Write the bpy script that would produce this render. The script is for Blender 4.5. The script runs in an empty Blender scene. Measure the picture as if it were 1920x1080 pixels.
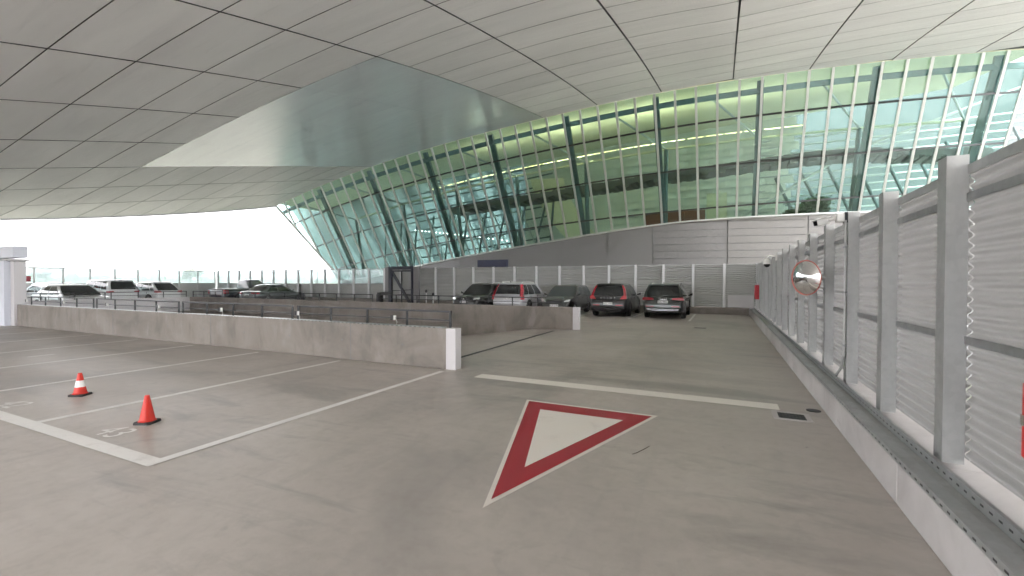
import bpy, bmesh, math, random
import numpy as np
from mathutils import Vector, Matrix
random.seed(7); np.random.seed(7)
S = bpy.context.scene
COL = S.collection

# ------------------------------------------------------------------ camera
H = 1.7
cam_d = bpy.data.cameras.new('camera'); cam = bpy.data.objects.new('camera', cam_d); COL.objects.link(cam)
cam_d.sensor_width = 36; cam_d.lens = 842.3 / 1920 * 36
cam_d.clip_start = .05; cam_d.clip_end = 5000
Rv = Vector((.90454, .42638, .00272)); Uv = Vector((-.0085, .01164, .9999)); Fv = Vector((-.4263, .90447, -.01415))
m = Matrix((Rv, Uv, -Fv)).transposed().to_4x4(); m.translation = (0, 0, H)
cam.matrix_world = m
S.camera = cam

# ------------------------------------------------------------------ sky, sun, exposure
SUN_EL, SUN_AZ = math.radians(52), math.radians(105)
W = bpy.data.worlds.new('World'); S.world = W; W.use_nodes = True
nt = W.node_tree; nt.nodes.clear()
o = nt.nodes.new('ShaderNodeOutputWorld'); bg = nt.nodes.new('ShaderNodeBackground')
sky = nt.nodes.new('ShaderNodeTexSky'); sky.sky_type = 'NISHITA'; sky.sun_disc = False
sky.sun_elevation = SUN_EL; sky.sun_rotation = SUN_AZ; sky.air_density = 1.5; sky.dust_density = 6
hsv = nt.nodes.new('ShaderNodeHueSaturation'); hsv.inputs['Saturation'].default_value = .35
mixw = nt.nodes.new('ShaderNodeMix'); mixw.data_type = 'RGBA'; mixw.inputs[0].default_value = .8
mixw.inputs[7].default_value = (9.65, 9.5, 9.8, 1)          # even cloud cover, as bright as the clear sky behind it
nt.links.new(sky.outputs[0], hsv.inputs['Color']); nt.links.new(hsv.outputs[0], mixw.inputs[6])
nt.links.new(mixw.outputs[2], bg.inputs[0]); nt.links.new(bg.outputs[0], o.inputs[0])
bg.inputs[1].default_value = .12
sd = bpy.data.lights.new('sun', 'SUN'); sun = bpy.data.objects.new('sun', sd); COL.objects.link(sun)
sd.energy = 1.5; sd.angle = math.radians(25); sd.color = (1, .97, .93)
sdir = Vector((math.sin(SUN_AZ) * math.cos(SUN_EL), math.cos(SUN_AZ) * math.cos(SUN_EL), math.sin(SUN_EL)))
sun.rotation_euler = (-sdir).to_track_quat('-Z', 'Y').to_euler(); sun.location = (0, 0, 60)
S.view_settings.view_transform = 'Standard'; S.view_settings.look = 'None'; S.view_settings.gamma = 1
S.view_settings.exposure = 2.8
try:
    S.cycles.use_adaptive_sampling = True; S.cycles.adaptive_threshold = .05; S.cycles.adaptive_min_samples = 24; S.cycles.max_bounces = 8; S.cycles.transparent_max_bounces = 16; S.cycles.diffuse_bounces = 4; S.cycles.volume_bounces = 0
    S.cycles.sample_clamp_indirect = 6
except Exception: pass

# ------------------------------------------------------------------ materials
MATS = {}
def newmat(name):
    mt = bpy.data.materials.new(name); mt.use_nodes = True; MATS[name] = mt
    return mt, mt.node_tree, mt.node_tree.nodes['Principled BSDF']
def nd(t, k, **kw):
    n = t.nodes.new(k)
    for a, v in kw.items():
        if hasattr(n, a): setattr(n, a, v)
        else: n.inputs[a.replace('_', ' ')].default_value = v
    return n
def ramp(t, src, stops):
    r = t.nodes.new('ShaderNodeValToRGB'); e = r.color_ramp.elements
    while len(e) < len(stops): e.new(.5)
    for k, (p, c) in enumerate(stops):
        e[k].position = p; e[k].color = (*c, 1) if len(c) == 3 else c
    t.links.new(src, r.inputs[0]); return r
def mix(t, f, a, b, mode='MIX'):
    n = t.nodes.new('ShaderNodeMix'); n.data_type = 'RGBA'; n.blend_type = mode
    for i, v in ((0, f), (6, a), (7, b)):
        if hasattr(v, 'is_output'): t.links.new(v, n.inputs[i])
        else: n.inputs[i].default_value = v if i == 0 else (*v, 1)
    return n.outputs[2]
def coord(t, scale=(1, 1, 1), rot=(0, 0, 0), obj=True):
    c = t.nodes.new('ShaderNodeTexCoord'); mp = t.nodes.new('ShaderNodeMapping')
    mp.inputs['Scale'].default_value = scale; mp.inputs['Rotation'].default_value = rot
    if obj: t.links.new(c.outputs['Object'], mp.inputs[0])
    else:
        g = t.nodes.new('ShaderNodeNewGeometry'); t.links.new(g.outputs['Position'], mp.inputs[0])
    return mp.outputs[0]
def noise(t, co, scale, detail=6, rough=.6, dist=0):
    n = t.nodes.new('ShaderNodeTexNoise'); n.inputs['Scale'].default_value = scale
    n.inputs['Detail'].default_value = detail; n.inputs['Roughness'].default_value = rough
    n.inputs['Distortion'].default_value = dist
    t.links.new(co, n.inputs['Vector']); return n.outputs[0]
def bump(t, h, b, strength=.2, dist=.01):
    n = t.nodes.new('ShaderNodeBump'); n.inputs['Strength'].default_value = strength; n.inputs['Distance'].default_value = dist
    t.links.new(h, n.inputs['Height']); t.links.new(n.outputs[0], b.inputs['Normal'])
def maprange(t, v, a, b, c, d):
    n = t.nodes.new('ShaderNodeMapRange'); t.links.new(v, n.inputs[0])
    for i, x in enumerate((a, b, c, d)): n.inputs[i + 1].default_value = x
    return n.outputs[0]
def plain(name, col, rough=.5, metal=0, coat=0, emit=None, es=0, var=.0, vs=4., spec=.5):
    mt, t, b = newmat(name)
    b.inputs['Base Color'].default_value = (*col, 1); b.inputs['Roughness'].default_value = rough
    b.inputs['Metallic'].default_value = metal; b.inputs['Specular IOR Level'].default_value = spec
    if coat: b.inputs['Coat Weight'].default_value = coat; b.inputs['Coat Roughness'].default_value = .04
    if emit: b.inputs['Emission Color'].default_value = (*emit, 1); b.inputs['Emission Strength'].default_value = es
    if var:
        n = noise(t, coord(t, obj=False), vs)
        c = mix(t, n, tuple(max(0, x * (1 - var)) for x in col), tuple(min(1, x * (1 + var)) for x in col))
        t.links.new(c, b.inputs['Base Color'])
        t.links.new(maprange(t, n, .3, .7, max(.02, rough - .08), min(1, rough + .08)), b.inputs['Roughness'])
    return mt

# deck floor: troweled grey-beige concrete with damp patches, streaks and tyre rubbing
mt, t, b = newmat('deck')
co = coord(t, obj=False)
n1 = noise(t, co, .28, 8, .62, .9); n2 = noise(t, coord(t, (.35, 1.6, 1), (0, 0, .35), False), .8, 8, .66, .5); n3 = noise(t, co, 7, 7, .7, .3); n4 = noise(t, co, 85, 3, .7)
n5 = noise(t, coord(t, (1.9, .16, 1), (0, 0, -.12), False), 1.1, 6, .6, .4); n6 = noise(t, co, 1.6, 8, .7, 1.2)
base = ramp(t, n1, [(.30, (.29, .272, .256)), (.46, (.405, .374, .34)), (.56, (.445, .411, .373)), (.70, (.50, .466, .43))]).outputs[0]
streak = ramp(t, n2, [(.33, (.64, .64, .65)), (.46, (1, 1, 1)), (.62, (1.0, 1.0, 1.0)), (.74, (1.12, 1.12, 1.13))]).outputs[0]
c = mix(t, 1., base, streak, 'MULTIPLY')
c = mix(t, maprange(t, n5, .56, .74, 0, .32), c, (.225, .215, .207))
c = mix(t, maprange(t, n6, .58, .72, 0, .45), c, (.25, .24, .232))
c = mix(t, maprange(t, n6, .26, .36, .3, 0), c, (.52, .49, .455))
c = mix(t, maprange(t, n3, .45, .72, 0, .28), c, (.24, .215, .19))
c = mix(t, maprange(t, n4, .56, .8, 0, .3), c, (.2, .185, .165))
v = t.nodes.new('ShaderNodeTexVoronoi'); v.inputs['Scale'].default_value = 1.7; t.links.new(co, v.inputs['Vector'])
c = mix(t, maprange(t, v.outputs['Distance'], .012, .03, .75, 0), c, (.09, .08, .07))
t.links.new(c, b.inputs['Base Color'])
t.links.new(maprange(t, n2, .3, .7, .34, .56), b.inputs['Roughness'])
b.inputs['Specular IOR Level'].default_value = .5
bump(t, n3, b, .15, .004)

mt, t, b = newmat('parapet')
co = coord(t, obj=False)
n1 = noise(t, co, .7, 7, .62, .8); n2 = noise(t, coord(t, (1, 1, .35), obj=False), 2.2, 6, .6); n3 = noise(t, co, 45, 4, .7)
base = ramp(t, n1, [(.34, (.175, .156, .137)), (.5, (.235, .209, .184)), (.62, (.275, .247, .218))]).outputs[0]
c = mix(t, maprange(t, n2, .54, .64, 0, .45), base, (.13, .118, .106))
c = mix(t, maprange(t, n2, .34, .42, .4, 0), c, (.34, .315, .29))
c = mix(t, maprange(t, n3, .6, .8, 0, .35), c, (.15, .14, .125))
t.links.new(c, b.inputs['Base Color']); b.inputs['Roughness'].default_value = .72
bump(t, n3, b, .25, .004)

mt, t, b = newmat('kerb_concrete')
co = coord(t, obj=False)
n1 = noise(t, co, 1.1, 7, .6, .5); n3 = noise(t, co, 60, 4, .7); n2 = noise(t, coord(t, (1, .5, 1.5), obj=False), 2.5, 6, .7)
base = ramp(t, n1, [(.35, (.44, .42, .41)), (.6, (.56, .54, .53))]).outputs[0]
c = mix(t, maprange(t, n2, .58, .7, 0, .45), base, (.3, .285, .27))
c = mix(t, maprange(t, n3, .62, .8, 0, .4), c, (.25, .24, .23))
t.links.new(c, b.inputs['Base Color']); b.inputs['Roughness'].default_value = .8
bump(t, n3, b, .3, .003)

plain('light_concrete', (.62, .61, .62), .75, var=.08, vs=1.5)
plain('kiosk_white', (.66, .69, .76), .6, var=.05, vs=1.)

def soffit_mat(name, lo, hi, rough, metal, spec, rv=.06):
    mt, t, b = newmat(name)
    oi = t.nodes.new('ShaderNodeObjectInfo')
    n1 = noise(t, coord(t, (.25, 1.1, 1), obj=False), .8, 5, .55, .5); n2 = noise(t, coord(t, (.10, 2.6, 1), obj=False), 1.6, 5, .6, .3)
    base = mix(t, oi.outputs['Random'], lo, hi)
    c = mix(t, maprange(t, n1, .35, .7, 0, .4), base, tuple(x * .84 for x in lo))
    c = mix(t, maprange(t, n2, .55, .75, 0, .42), c, tuple(x * .76 for x in lo))
    t.links.new(c, b.inputs['Base Color']); b.inputs['Metallic'].default_value = metal
    t.links.new(maprange(t, n1, .3, .7, rough - rv, rough + rv), b.inputs['Roughness'])
    b.inputs['Specular IOR Level'].default_value = spec
soffit_mat('soffit', (.61, .60, .595), (.69, .678, .67), .48, 0, .45)
soffit_mat('soffit_satin', (.66, .655, .675), (.67, .665, .685), .26, .32, .8, 0)
plain('soffit_backing', (.05, .05, .052), .85)
plain('fascia', (.72, .72, .74), .5)

def galva(name, col, rough=.38, metal=.75, sc=22):
    mt, t, b = newmat(name)
    co = coord(t, obj=False)
    v = t.nodes.new('ShaderNodeTexVoronoi'); v.inputs['Scale'].default_value = sc; t.links.new(co, v.inputs['Vector'])
    n = noise(t, coord(t, (1, 1, .4), obj=False), 3, 6, .65, .5)
    c = mix(t, v.outputs['Color'], tuple(x * .86 for x in col), col)
    c = mix(t, maprange(t, n, .35, .7, 0, .5), c, tuple(x * .62 for x in col))
    t.links.new(c, b.inputs['Base Color']); b.inputs['Metallic'].default_value = metal
    t.links.new(maprange(t, n, .3, .75, rough - .08, rough + .14), b.inputs['Roughness'])
galva('galvanised', (.45, .46, .455), .42, .4); galva('galvanised_dull', (.30, .31, .31), .5, .4)
galva('steel_strip', (.46, .48, .48), .36, .45)

mt, t, b = newmat('corrugated')                       # milky corrugated sheet that lets some daylight through
n1 = noise(t, coord(t, (1, 1, .6), obj=False), 1.6, 6, .6)
c = mix(t, maprange(t, n1, .35, .7, 0, 1), (.275, .272, .265), (.225, .222, .217))
t.links.new(c, b.inputs['Base Color']); b.inputs['Roughness'].default_value = .42; b.inputs['Metallic'].default_value = .25
tr = t.nodes.new('ShaderNodeBsdfTranslucent'); tr.inputs[0].default_value = (.33, .33, .327, 1)
mx = t.nodes.new('ShaderNodeMixShader'); mx.inputs[0].default_value = .3
t.links.new(b.outputs[0], mx.inputs[1]); t.links.new(tr.outputs[0], mx.inputs[2]); t.links.new(mx.outputs[0], t.nodes['Material Output'].inputs[0])
plain('cladding', (.215, .21, .213), .45, .25, var=.07, vs=.5)
plain('cladding_light', (.25, .243, .24), .45, .2, var=.06, vs=.5)
plain('fence_steel', (.46, .47, .46), .42, .35, var=.08, vs=1.2)
plain('post_bright', (.74, .75, .76), .45, .1)
plain('cladding_seam', (.2, .2, .205), .5, .3)

def glassmat(name, tint, gloss=.0, rough=.02, milk=0, milkcol=(.8, .85, .84)):
    mt, t, b = newmat(name); t.nodes.remove(b)
    tp = t.nodes.new('ShaderNodeBsdfTransparent'); tp.inputs[0].default_value = (*tint, 1)
    gl = t.nodes.new('ShaderNodeBsdfGlossy'); gl.inputs['Roughness'].default_value = rough; gl.inputs[0].default_value = (.9, .97, .96, 1)
    lw = t.nodes.new('ShaderNodeLayerWeight'); lw.inputs[0].default_value = .5
    pw = t.nodes.new('ShaderNodeMath'); pw.operation = 'POWER'; pw.inputs[1].default_value = 5; t.links.new(lw.outputs['Facing'], pw.inputs[0])
    ad = t.nodes.new('ShaderNodeMath'); ad.operation = 'ADD'; ad.inputs[1].default_value = .03 + gloss; ad.use_clamp = True; t.links.new(pw.outputs[0], ad.inputs[0])
    first = tp.outputs[0]
    if milk:
        df = t.nodes.new('ShaderNodeBsdfDiffuse'); df.inputs[0].default_value = (*milkcol, 1)
        m0 = t.nodes.new('ShaderNodeMixShader'); m0.inputs[0].default_value = milk
        t.links.new(first, m0.inputs[1]); t.links.new(df.outputs[0], m0.inputs[2]); first = m0.outputs[0]
    m1 = t.nodes.new('ShaderNodeMixShader'); t.links.new(ad.outputs[0], m1.inputs[0])
    t.links.new(first, m1.inputs[1]); t.links.new(gl.outputs[0], m1.inputs[2]); t.links.new(m1.outputs[0], t.nodes['Material Output'].inputs[0])
glassmat('facade_glass', (.70, .83, .812), .012, .015, 0)
glassmat('fence_glass', (.80, .88, .88), .03, .05, .22)
plain('mullion', (.52, .54, .53), .42, .5, var=.1, vs=.8); plain('transom', (.012, .014, .014), .4)
plain('teal_steel', (.14, .19, .195), .45, .2, var=.15, vs=.6); plain('slab_dark', (.10, .105, .1), .6, var=.2, vs=1.5)
plain('inner_white', (.74, .76, .70), .6, var=.06, vs=.6); plain('inner_cream_glow', (.74, .70, .50), .6, var=.12, vs=.35)
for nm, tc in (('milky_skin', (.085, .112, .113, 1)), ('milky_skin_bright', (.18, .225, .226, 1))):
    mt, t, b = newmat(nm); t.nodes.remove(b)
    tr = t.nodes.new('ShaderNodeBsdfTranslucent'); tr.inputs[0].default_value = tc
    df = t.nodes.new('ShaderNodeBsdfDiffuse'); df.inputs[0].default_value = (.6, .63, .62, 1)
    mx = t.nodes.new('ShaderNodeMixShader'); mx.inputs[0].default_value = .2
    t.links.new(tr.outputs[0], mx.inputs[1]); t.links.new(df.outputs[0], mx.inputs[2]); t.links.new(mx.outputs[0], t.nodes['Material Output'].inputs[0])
plain('lamp_warm', (1, .9, .6), .5, emit=(1, .78, .32), es=.6); plain('lamp_white', (1, 1, 1), .5, emit=(.95, 1, .97), es=2)
plain('brown_panel', (.22, .062, .022), .5, var=.15, vs=2)
plain('dark_steel', (.02, .022, .026), .45, .3); plain('navy_steel', (.022, .025, .04), .4, .3, var=.15)
plain('rail_steel', (.035, .037, .04), .42, .5)
def worn(name, col, dirt, rough=.55, lo=.54, hi=.72, amt=.6):
    mt, t, b = newmat(name)
    n1 = noise(t, coord(t, obj=False), 2.6, 8, .7, .6); n2 = noise(t, coord(t, obj=False), 28, 5, .7)
    c = mix(t, maprange(t, n1, lo, hi, 0, amt), col, dirt); c = mix(t, maprange(t, n2, .6, .78, 0, amt * .7), c, dirt)
    t.links.new(c, b.inputs['Base Color']); b.inputs['Roughness'].default_value = rough
worn('paint_white', (.74, .73, .70), (.48, .455, .42)); worn('paint_red', (.33, .022, .035), (.2, .05, .05), lo=.66, hi=.85, amt=.35)
worn('paint_cream', (.72, .69, .63), (.52, .48, .44), amt=.45)
worn('cone_orange', (.60, .022, .008), (.28, .02, .01), .45, .52, .75, .6); plain('cone_white', (.78, .78, .76), .4, var=.08, vs=20)
plain('rubber', (.018, .018, .018), .7, var=.2, vs=8); plain('tyre', (.025, .025, .026), .75, var=.15, vs=10)
plain('hose_red', (.55, .008, .02), .35); plain('rim_red', (.5, .16, .13), .5); plain('cam_white', (.72, .72, .70), .35)
plain('mirror', (.92, .92, .92), .01, 1); plain('black', (.006, .006, .007), .35); plain('lens', (.01, .01, .012), .08)
plain('chrome', (.75, .76, .78), .14, 1); plain('rim', (.45, .46, .48), .28, .85); plain('dark_rim', (.10, .10, .11), .3, .8)
plain('car_glass', (.012, .016, .017), .04, 0, spec=.8); plain('car_glass_clear', (.06, .075, .075), .05, 0, spec=.8)
plain('plastic', (.022, .022, .023), .55); plain('tail_red', (.36, .008, .022), .12, coat=1); plain('tail_lit', (.62, .05, .07), .15, coat=1)
plain('headlamp', (.62, .66, .68), .1, .4, coat=1); plain('plate_white', (.74, .75, .75), .4); plain('plate_ink', (.03, .03, .04), .5)
plain('gravel_ground', (.115, .12, .09), .9, var=.3, vs=.05)
plain('bounce_slab', (.36, .35, .32), .8, var=.12, vs=.3)
plain('bark', (.08, .06, .045), .9, var=.2); plain('sign_navy', (.02, .025, .07), .4); plain('sign_red', (.34, .02, .04), .5)
mt, t, b = newmat('leaf'); oi = noise(t, coord(t, obj=False), 1.3, 3)
t.links.new(mix(t, oi, (.02, .085, .008), (.06, .16, .018)), b.inputs['Base Color']); b.inputs['Roughness'].default_value = .55
plain('leaf_far', (.10, .125, .06), .8, var=.3, vs=.4)
def paint(name, col, metal=.35, rough=.3): return plain(name, col, rough, metal, coat=1)
paint('paint_black', (.012, .013, .014), .3); paint('paint_green', (.02, .027, .024), .4); paint('paint_charcoal', (.026, .029, .029), .4)
paint('paint_silver', (.50, .51, .54), .25); paint('paint_bronze', (.028, .03, .026), .4); paint('paint_whitecar', (.72, .73, .75), 0)
paint('paint_grey', (.075, .085, .09), .6, .32); paint('paint_navy', (.03, .034, .045), .4); paint('paint_lightsilver', (.6, .61, .64), .3)

# ------------------------------------------------------------------ builders
def tag(o, label=None, cat=None, group=None, kind=None):
    for k, v in (('label', label), ('category', cat), ('group', group), ('kind', kind)):
        if v: o[k] = v
    return o
def link(o, parent=None):
    COL.objects.link(o)
    if parent is not None: o.parent = parent
    return o
def empty(name, loc=(0, 0, 0), rz=0, label=None, cat=None, group=None):
    o = bpy.data.objects.new(name, None); o.location = loc; o.rotation_euler = (0, 0, rz); o.empty_display_size = .2
    COL.objects.link(o); return tag(o, label, cat, group)
class MB:
    def __init__(s): s.v = []; s.f = []; s.mi = []; s.cur = 0
    def add(s, vs, fs):
        k = len(s.v); s.v += [tuple(p) for p in vs]; s.f += [tuple(i + k for i in f) for f in fs]; s.mi += [s.cur] * len(fs); return s
    def box(s, x0, x1, y0, y1, z0, z1):
        return s.add([(x0, y0, z0), (x1, y0, z0), (x1, y1, z0), (x0, y1, z0), (x0, y0, z1), (x1, y0, z1), (x1, y1, z1), (x0, y1, z1)],
                     [(3, 2, 1, 0), (4, 5, 6, 7), (0, 1, 5, 4), (1, 2, 6, 5), (2, 3, 7, 6), (3, 0, 4, 7)])
    def bar(s, p, q, w, h=None, up=(0, 0, 1)):
        h = w if h is None else h
        p = Vector(p); q = Vector(q); d = (q - p).normalized(); u = Vector(up)
        if abs(d.dot(u)) > .98: u = Vector((1, 0, 0))
        a = d.cross(u).normalized(); c = a.cross(d)
        vs = [r + a * sx * w / 2 + c * sy * h / 2 for r in (p, q) for sx, sy in ((-1, -1), (1, -1), (1, 1), (-1, 1))]
        return s.add(vs, [(3, 2, 1, 0), (4, 5, 6, 7), (0, 1, 5, 4), (1, 2, 6, 5), (2, 3, 7, 6), (3, 0, 4, 7)])
    def tube(s, pts, r, n=8, cap=True):
        pts = [Vector(p) for p in pts]; k = len(s.v); rs = r if isinstance(r, (list, tuple)) else [r] * len(pts)
        vs = []; fs = []
        for i, p in enumerate(pts):
            d = (pts[min(i + 1, len(pts) - 1)] - pts[max(i - 1, 0)]).normalized()
            u = Vector((0, 0, 1)) if abs(d.z) < .9 else Vector((1, 0, 0))
            a = d.cross(u).normalized(); c = a.cross(d)
            for j in range(n):
                an = 2 * math.pi * j / n; vs.append(p + (a * math.cos(an) + c * math.sin(an)) * rs[i])
        for i in range(len(pts) - 1):
            for j in range(n):
                fs.append((i * n + j, i * n + (j + 1) % n, (i + 1) * n + (j + 1) % n, (i + 1) * n + j))
        if cap: fs += [tuple(range(n - 1, -1, -1)), tuple((len(pts) - 1) * n + j for j in range(n))]
        return s.add(vs, fs)
    def lathe(s, prof, n=20, org=(0, 0, 0), axis='z'):
        vs = []; fs = []; ox, oy, oz = org
        for r, h in prof:
            for j in range(n):
                a = 2 * math.pi * j / n; c, d = r * math.cos(a), r * math.sin(a)
                vs.append((ox + c, oy + d, oz + h) if axis == 'z' else (ox + c, oy + h, oz + d))
        for i in range(len(prof) - 1):
            for j in range(n): fs.append((i * n + j, i * n + (j + 1) % n, (i + 1) * n + (j + 1) % n, (i + 1) * n + j))
        fs += [tuple(range(n - 1, -1, -1)), tuple((len(prof) - 1) * n + j for j in range(n))]
        return s.add(vs, fs)
    def prism(s, poly, f0, f1):
        """poly of 2D points; f0/f1 map a 2D point to the two end faces"""
        n = len(poly); vs = [f0(*p) for p in poly] + [f1(*p) for p in poly]
        fs = [tuple(range(n - 1, -1, -1)), tuple(range(n, 2 * n))] + [(i, (i + 1) % n, n + (i + 1) % n, n + i) for i in range(n)]
        return s.add(vs, fs)
    def mesh(s, name, mats, smooth=None):
        me = bpy.data.meshes.new(name); me.from_pydata(s.v, [], s.f)
        for m_ in (mats if isinstance(mats, (list, tuple)) else [mats]): me.materials.append(MATS[m_])
        if isinstance(mats, (list, tuple)) and len(mats) > 1: me.polygons.foreach_set('material_index', s.mi)
        bm = bmesh.new(); bm.from_mesh(me); bmesh.ops.recalc_face_normals(bm, faces=bm.faces); bm.to_mesh(me); bm.free()
        if smooth is not None:
            me.polygons.foreach_set('use_smooth', [True] * len(me.polygons)); me.set_sharp_from_angle(angle=math.radians(smooth))
        me.update(); return me
    def build(s, name, mats, parent=None, smooth=None, loc=None, bevel=0):
        o = bpy.data.objects.new(name, s.mesh(name, mats, smooth))
        if loc: o.location = loc
        if bevel:
            bv = o.modifiers.new('bevel', 'BEVEL'); bv.width = bevel; bv.segments = 2; bv.limit_method = 'ANGLE'
        return link(o, parent)
def inst(name, me, parent=None, loc=(0, 0, 0), rz=0):
    o = bpy.data.objects.new(name, me); o.location = loc; o.rotation_euler = (0, 0, rz); return link(o, parent)
def text_mesh(name, body, size, mat, extrude=0):
    cu = bpy.data.curves.new(name, 'FONT'); cu.body = body; cu.size = size; cu.align_x = 'CENTER'; cu.align_y = 'CENTER'; cu.extrude = extrude
    to = bpy.data.objects.new(name, cu); COL.objects.link(to)
    bpy.context.view_layer.update()
    me = bpy.data.meshes.new_from_object(to.evaluated_get(bpy.context.evaluated_depsgraph_get()))
    bpy.data.objects.remove(to); me.materials.clear(); me.materials.append(MATS[mat]); me.name = name; return me

# ------------------------------------------------------------------ shape of roof and facade
def plan(x): return 36.6 + .0075 * max(0, x + 10) ** 2
def ztop(x): return 2.740846e-05 * x ** 3 - .000328345 * x * x + .045251 * x + 16.69275
RC = (.179179, .165035, .251612, .07733, .002047, -.000894, -.00157)
def zroof(x, y):
    D = plan(x) - y; q = min(x, 0) / 25
    return ztop(x) - sum(a * c for a, c in zip(RC, (D, D * q, D * q * q, D * q ** 3, D * D, D * D * q, D * D * q * q)))
BX = (-44, -38.5, -35, -30.5, -26, -21.5, -17, -12.5, -8, -3.5, 1, 5.5, 10, 14.5, 30)
BZ = (1.85, 2.35, 3.1, 3.85, 4.5, 5.1, 5.65, 6.2, 6.7, 7.08, 7.27, 7.4, 7.5, 7.6, 7.75)
def zbot(x):
    if x < -44: return 1.85 + (-44 - x) / 4.4 * 8.75
    return float(np.interp(x, BX, BZ))
TILT = .6
def fac(x, z, off=0):
    """point on the leaning glass plane at (x, z); off metres behind it"""
    return Vector((x, plan(x) + TILT * (ztop(x) - z) + off, z))

# ================================================================== SETTING
# ground far below the deck, out to the horizon
g = MB()
g.add([(-1500, -1500, -6), (1500, -1500, -6), (1500, 1500, -6), (-1500, 1500, -6)], [(0, 1, 2, 3)])
tag(g.build('ground', 'gravel_ground'), kind='structure')
tag(MB().box(3.4, 160, -120, 33, -6.2, -5.97).build('bounce_slab', 'bounce_slab'), kind='structure')  # unseen pale slab added to bounce daylight up under the roof

# deck slab with the ramp opening
RX0, RX1, RY0, RY1 = -27.5, -5.25, 7.5, 15.3
d = MB(); xs = [-46, RX0, RX1, 3.2]; ys = [-14, RY0, RY1, 28.5]
for i in range(3):
    for j in range(3):
        if i == 1 and j == 1: continue
        d.add([(xs[i], ys[j], 0), (xs[i + 1], ys[j], 0), (xs[i + 1], ys[j + 1], 0), (xs[i], ys[j + 1], 0)], [(0, 1, 2, 3)])
top_n = len(d.f)
for (x0, y0), (x1, y1) in (((-46, -14), (3.2, -14)), ((3.2, -14), (3.2, 28.5)), ((3.2, 28.5), (-46, 28.5)), ((-46, 28.5), (-46, -14))):
    d.add([(x0, y0, -.45), (x1, y1, -.45), (x1, y1, 0), (x0, y0, 0)], [(0, 1, 2, 3)])
deck = tag(d.build('parking_deck', 'deck'), kind='structure')
r = MB(); zr0 = -.02
r.add([(RX1, RY0, 0), (RX1, RY1, 0), (RX1 - 1.2, RY1, -.06), (RX1 - 1.2, RY0, -.06), (RX0, RY1, -2.9), (RX0, RY0, -2.9)], [(0, 1, 2, 3), (3, 2, 4, 5)])
rampo = tag(r.build('ramp', 'deck'), kind='structure')
MB().add([(RX1 - .13, RY0, .0), (RX1 + .0, RY0, .004), (RX1 + .0, RY1 - .6, .004), (RX1 - .13, RY1 - .6, .0)], [(0, 1, 2, 3)]).build('drain_channel', 'dark_steel', rampo)
MB().add([(-6.3, 11.35, -.05), (-6.3, 11.47, -.05), (-16, 11.47, -1.33), (-16, 11.35, -1.33)], [(0, 1, 2, 3)]).build('lane_line', 'paint_cream', rampo)
for k, (x0, x1, y0, y1) in enumerate(((RX0 - .2, RX1, RY0 - .2, RY0 - .003), (RX0 - .2, RX1, RY1 + .003, RY1 + .2), (RX0 - .2, RX0 - .004, RY0, RY1))):
    MB().box(x0, x1, y0, y1, -3.4, -.004).build('ramp_side', 'parapet', rampo)

# painted markings, 4 mm above the deck
def quad(name, pts, mat, z=.004):
    return MB().add([(x, y, z) for x, y in pts], [tuple(range(len(pts)))]).build(name, mat, deck)
def rect(name, x0, x1, y0, y1, mat, z=.004): return quad(name, [(x0, y0), (x1, y0), (x1, y1), (x0, y1)], mat, z)
rect('aisle_line', -40, -4.74, 2.27, 2.43, 'paint_white')
for k in range(9):
    x = -4.8 - 2.61 * k
    rect('bay_line', x - .055, x + .055, 2.43, 7.1, 'paint_white')
for k in range(4):
    o = inst('bay_number', text_mesh('bay_number', str(43 - k), .42, 'paint_white'), deck, (-6.16 - 2.61 * k, 2.63, .005))
rect('stop_line', -4.0, .69, 6.9, 7.22, 'paint_cream')
def tri(pts, z, mat, name): quad(name, pts, mat, z)
A, B_, C_ = (-2.55, 5.92), (-.74, 5.92), (-1.62, 2.93)
def shrink(k):
    cx, cy = (A[0] + B_[0] + C_[0]) / 3, (A[1] + B_[1] + C_[1]) / 3
    return [(cx + (p[0] - cx) * k, cy + (p[1] - cy) * k) for p in (A, B_, C_)]
tri(shrink(1.0), .004, 'paint_cream', 'yield_border'); tri(shrink(.93), .008, 'paint_red', 'yield_band'); tri(shrink(.60), .012, 'paint_cream', 'yield_centre')
for x in (-1.35, -3.95, -6.55, -9.15, -11.75, -14.35): rect('bay_line', x - .05, x + .05, 20.9, 25.6, 'paint_white')
rect('paint_scrap', -13.97, -13.87, 4.4, 4.85, 'paint_white')

# right kerb made of cast blocks, continuing along the far side
KF = 26.15
kerb = tag(MB().box(1.235, 1.78, -8, KF + .5, 0, .3).build('kerb', 'kerb_concrete'), kind='structure')
y = -7.9
while y < KF - .1:
    y1 = min(y + 2.45, KF - .02)
    MB().box(1.21, 1.8, y + .004, y1 - .004, .0, .335).build('kerb_block', 'kerb_concrete', kerb, bevel=.012); y = y1
kerb_far = tag(MB().box(-44.6, 1.2, KF + .02, KF + .5, 0, .33).build('kerb_far', 'parapet'), kind='structure')
x = 1.2
while x > -43:
    MB().box(x - 2.98, x - .006, KF, KF + .52, 0, .36).build('kerb_block', 'parapet', kerb_far, bevel=.012); x -= 2.985

# ================================================================== TERMINAL BUILDING
term = empty('terminal_building', (-12, 42, -6), 0, 'huge terminal with sweeping grey roof and leaning green glass wall behind the car park', 'building')
def tp(o): o.parent = term; o.matrix_parent_inverse = Matrix.Translation((12, -42, 6)); return o
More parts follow.
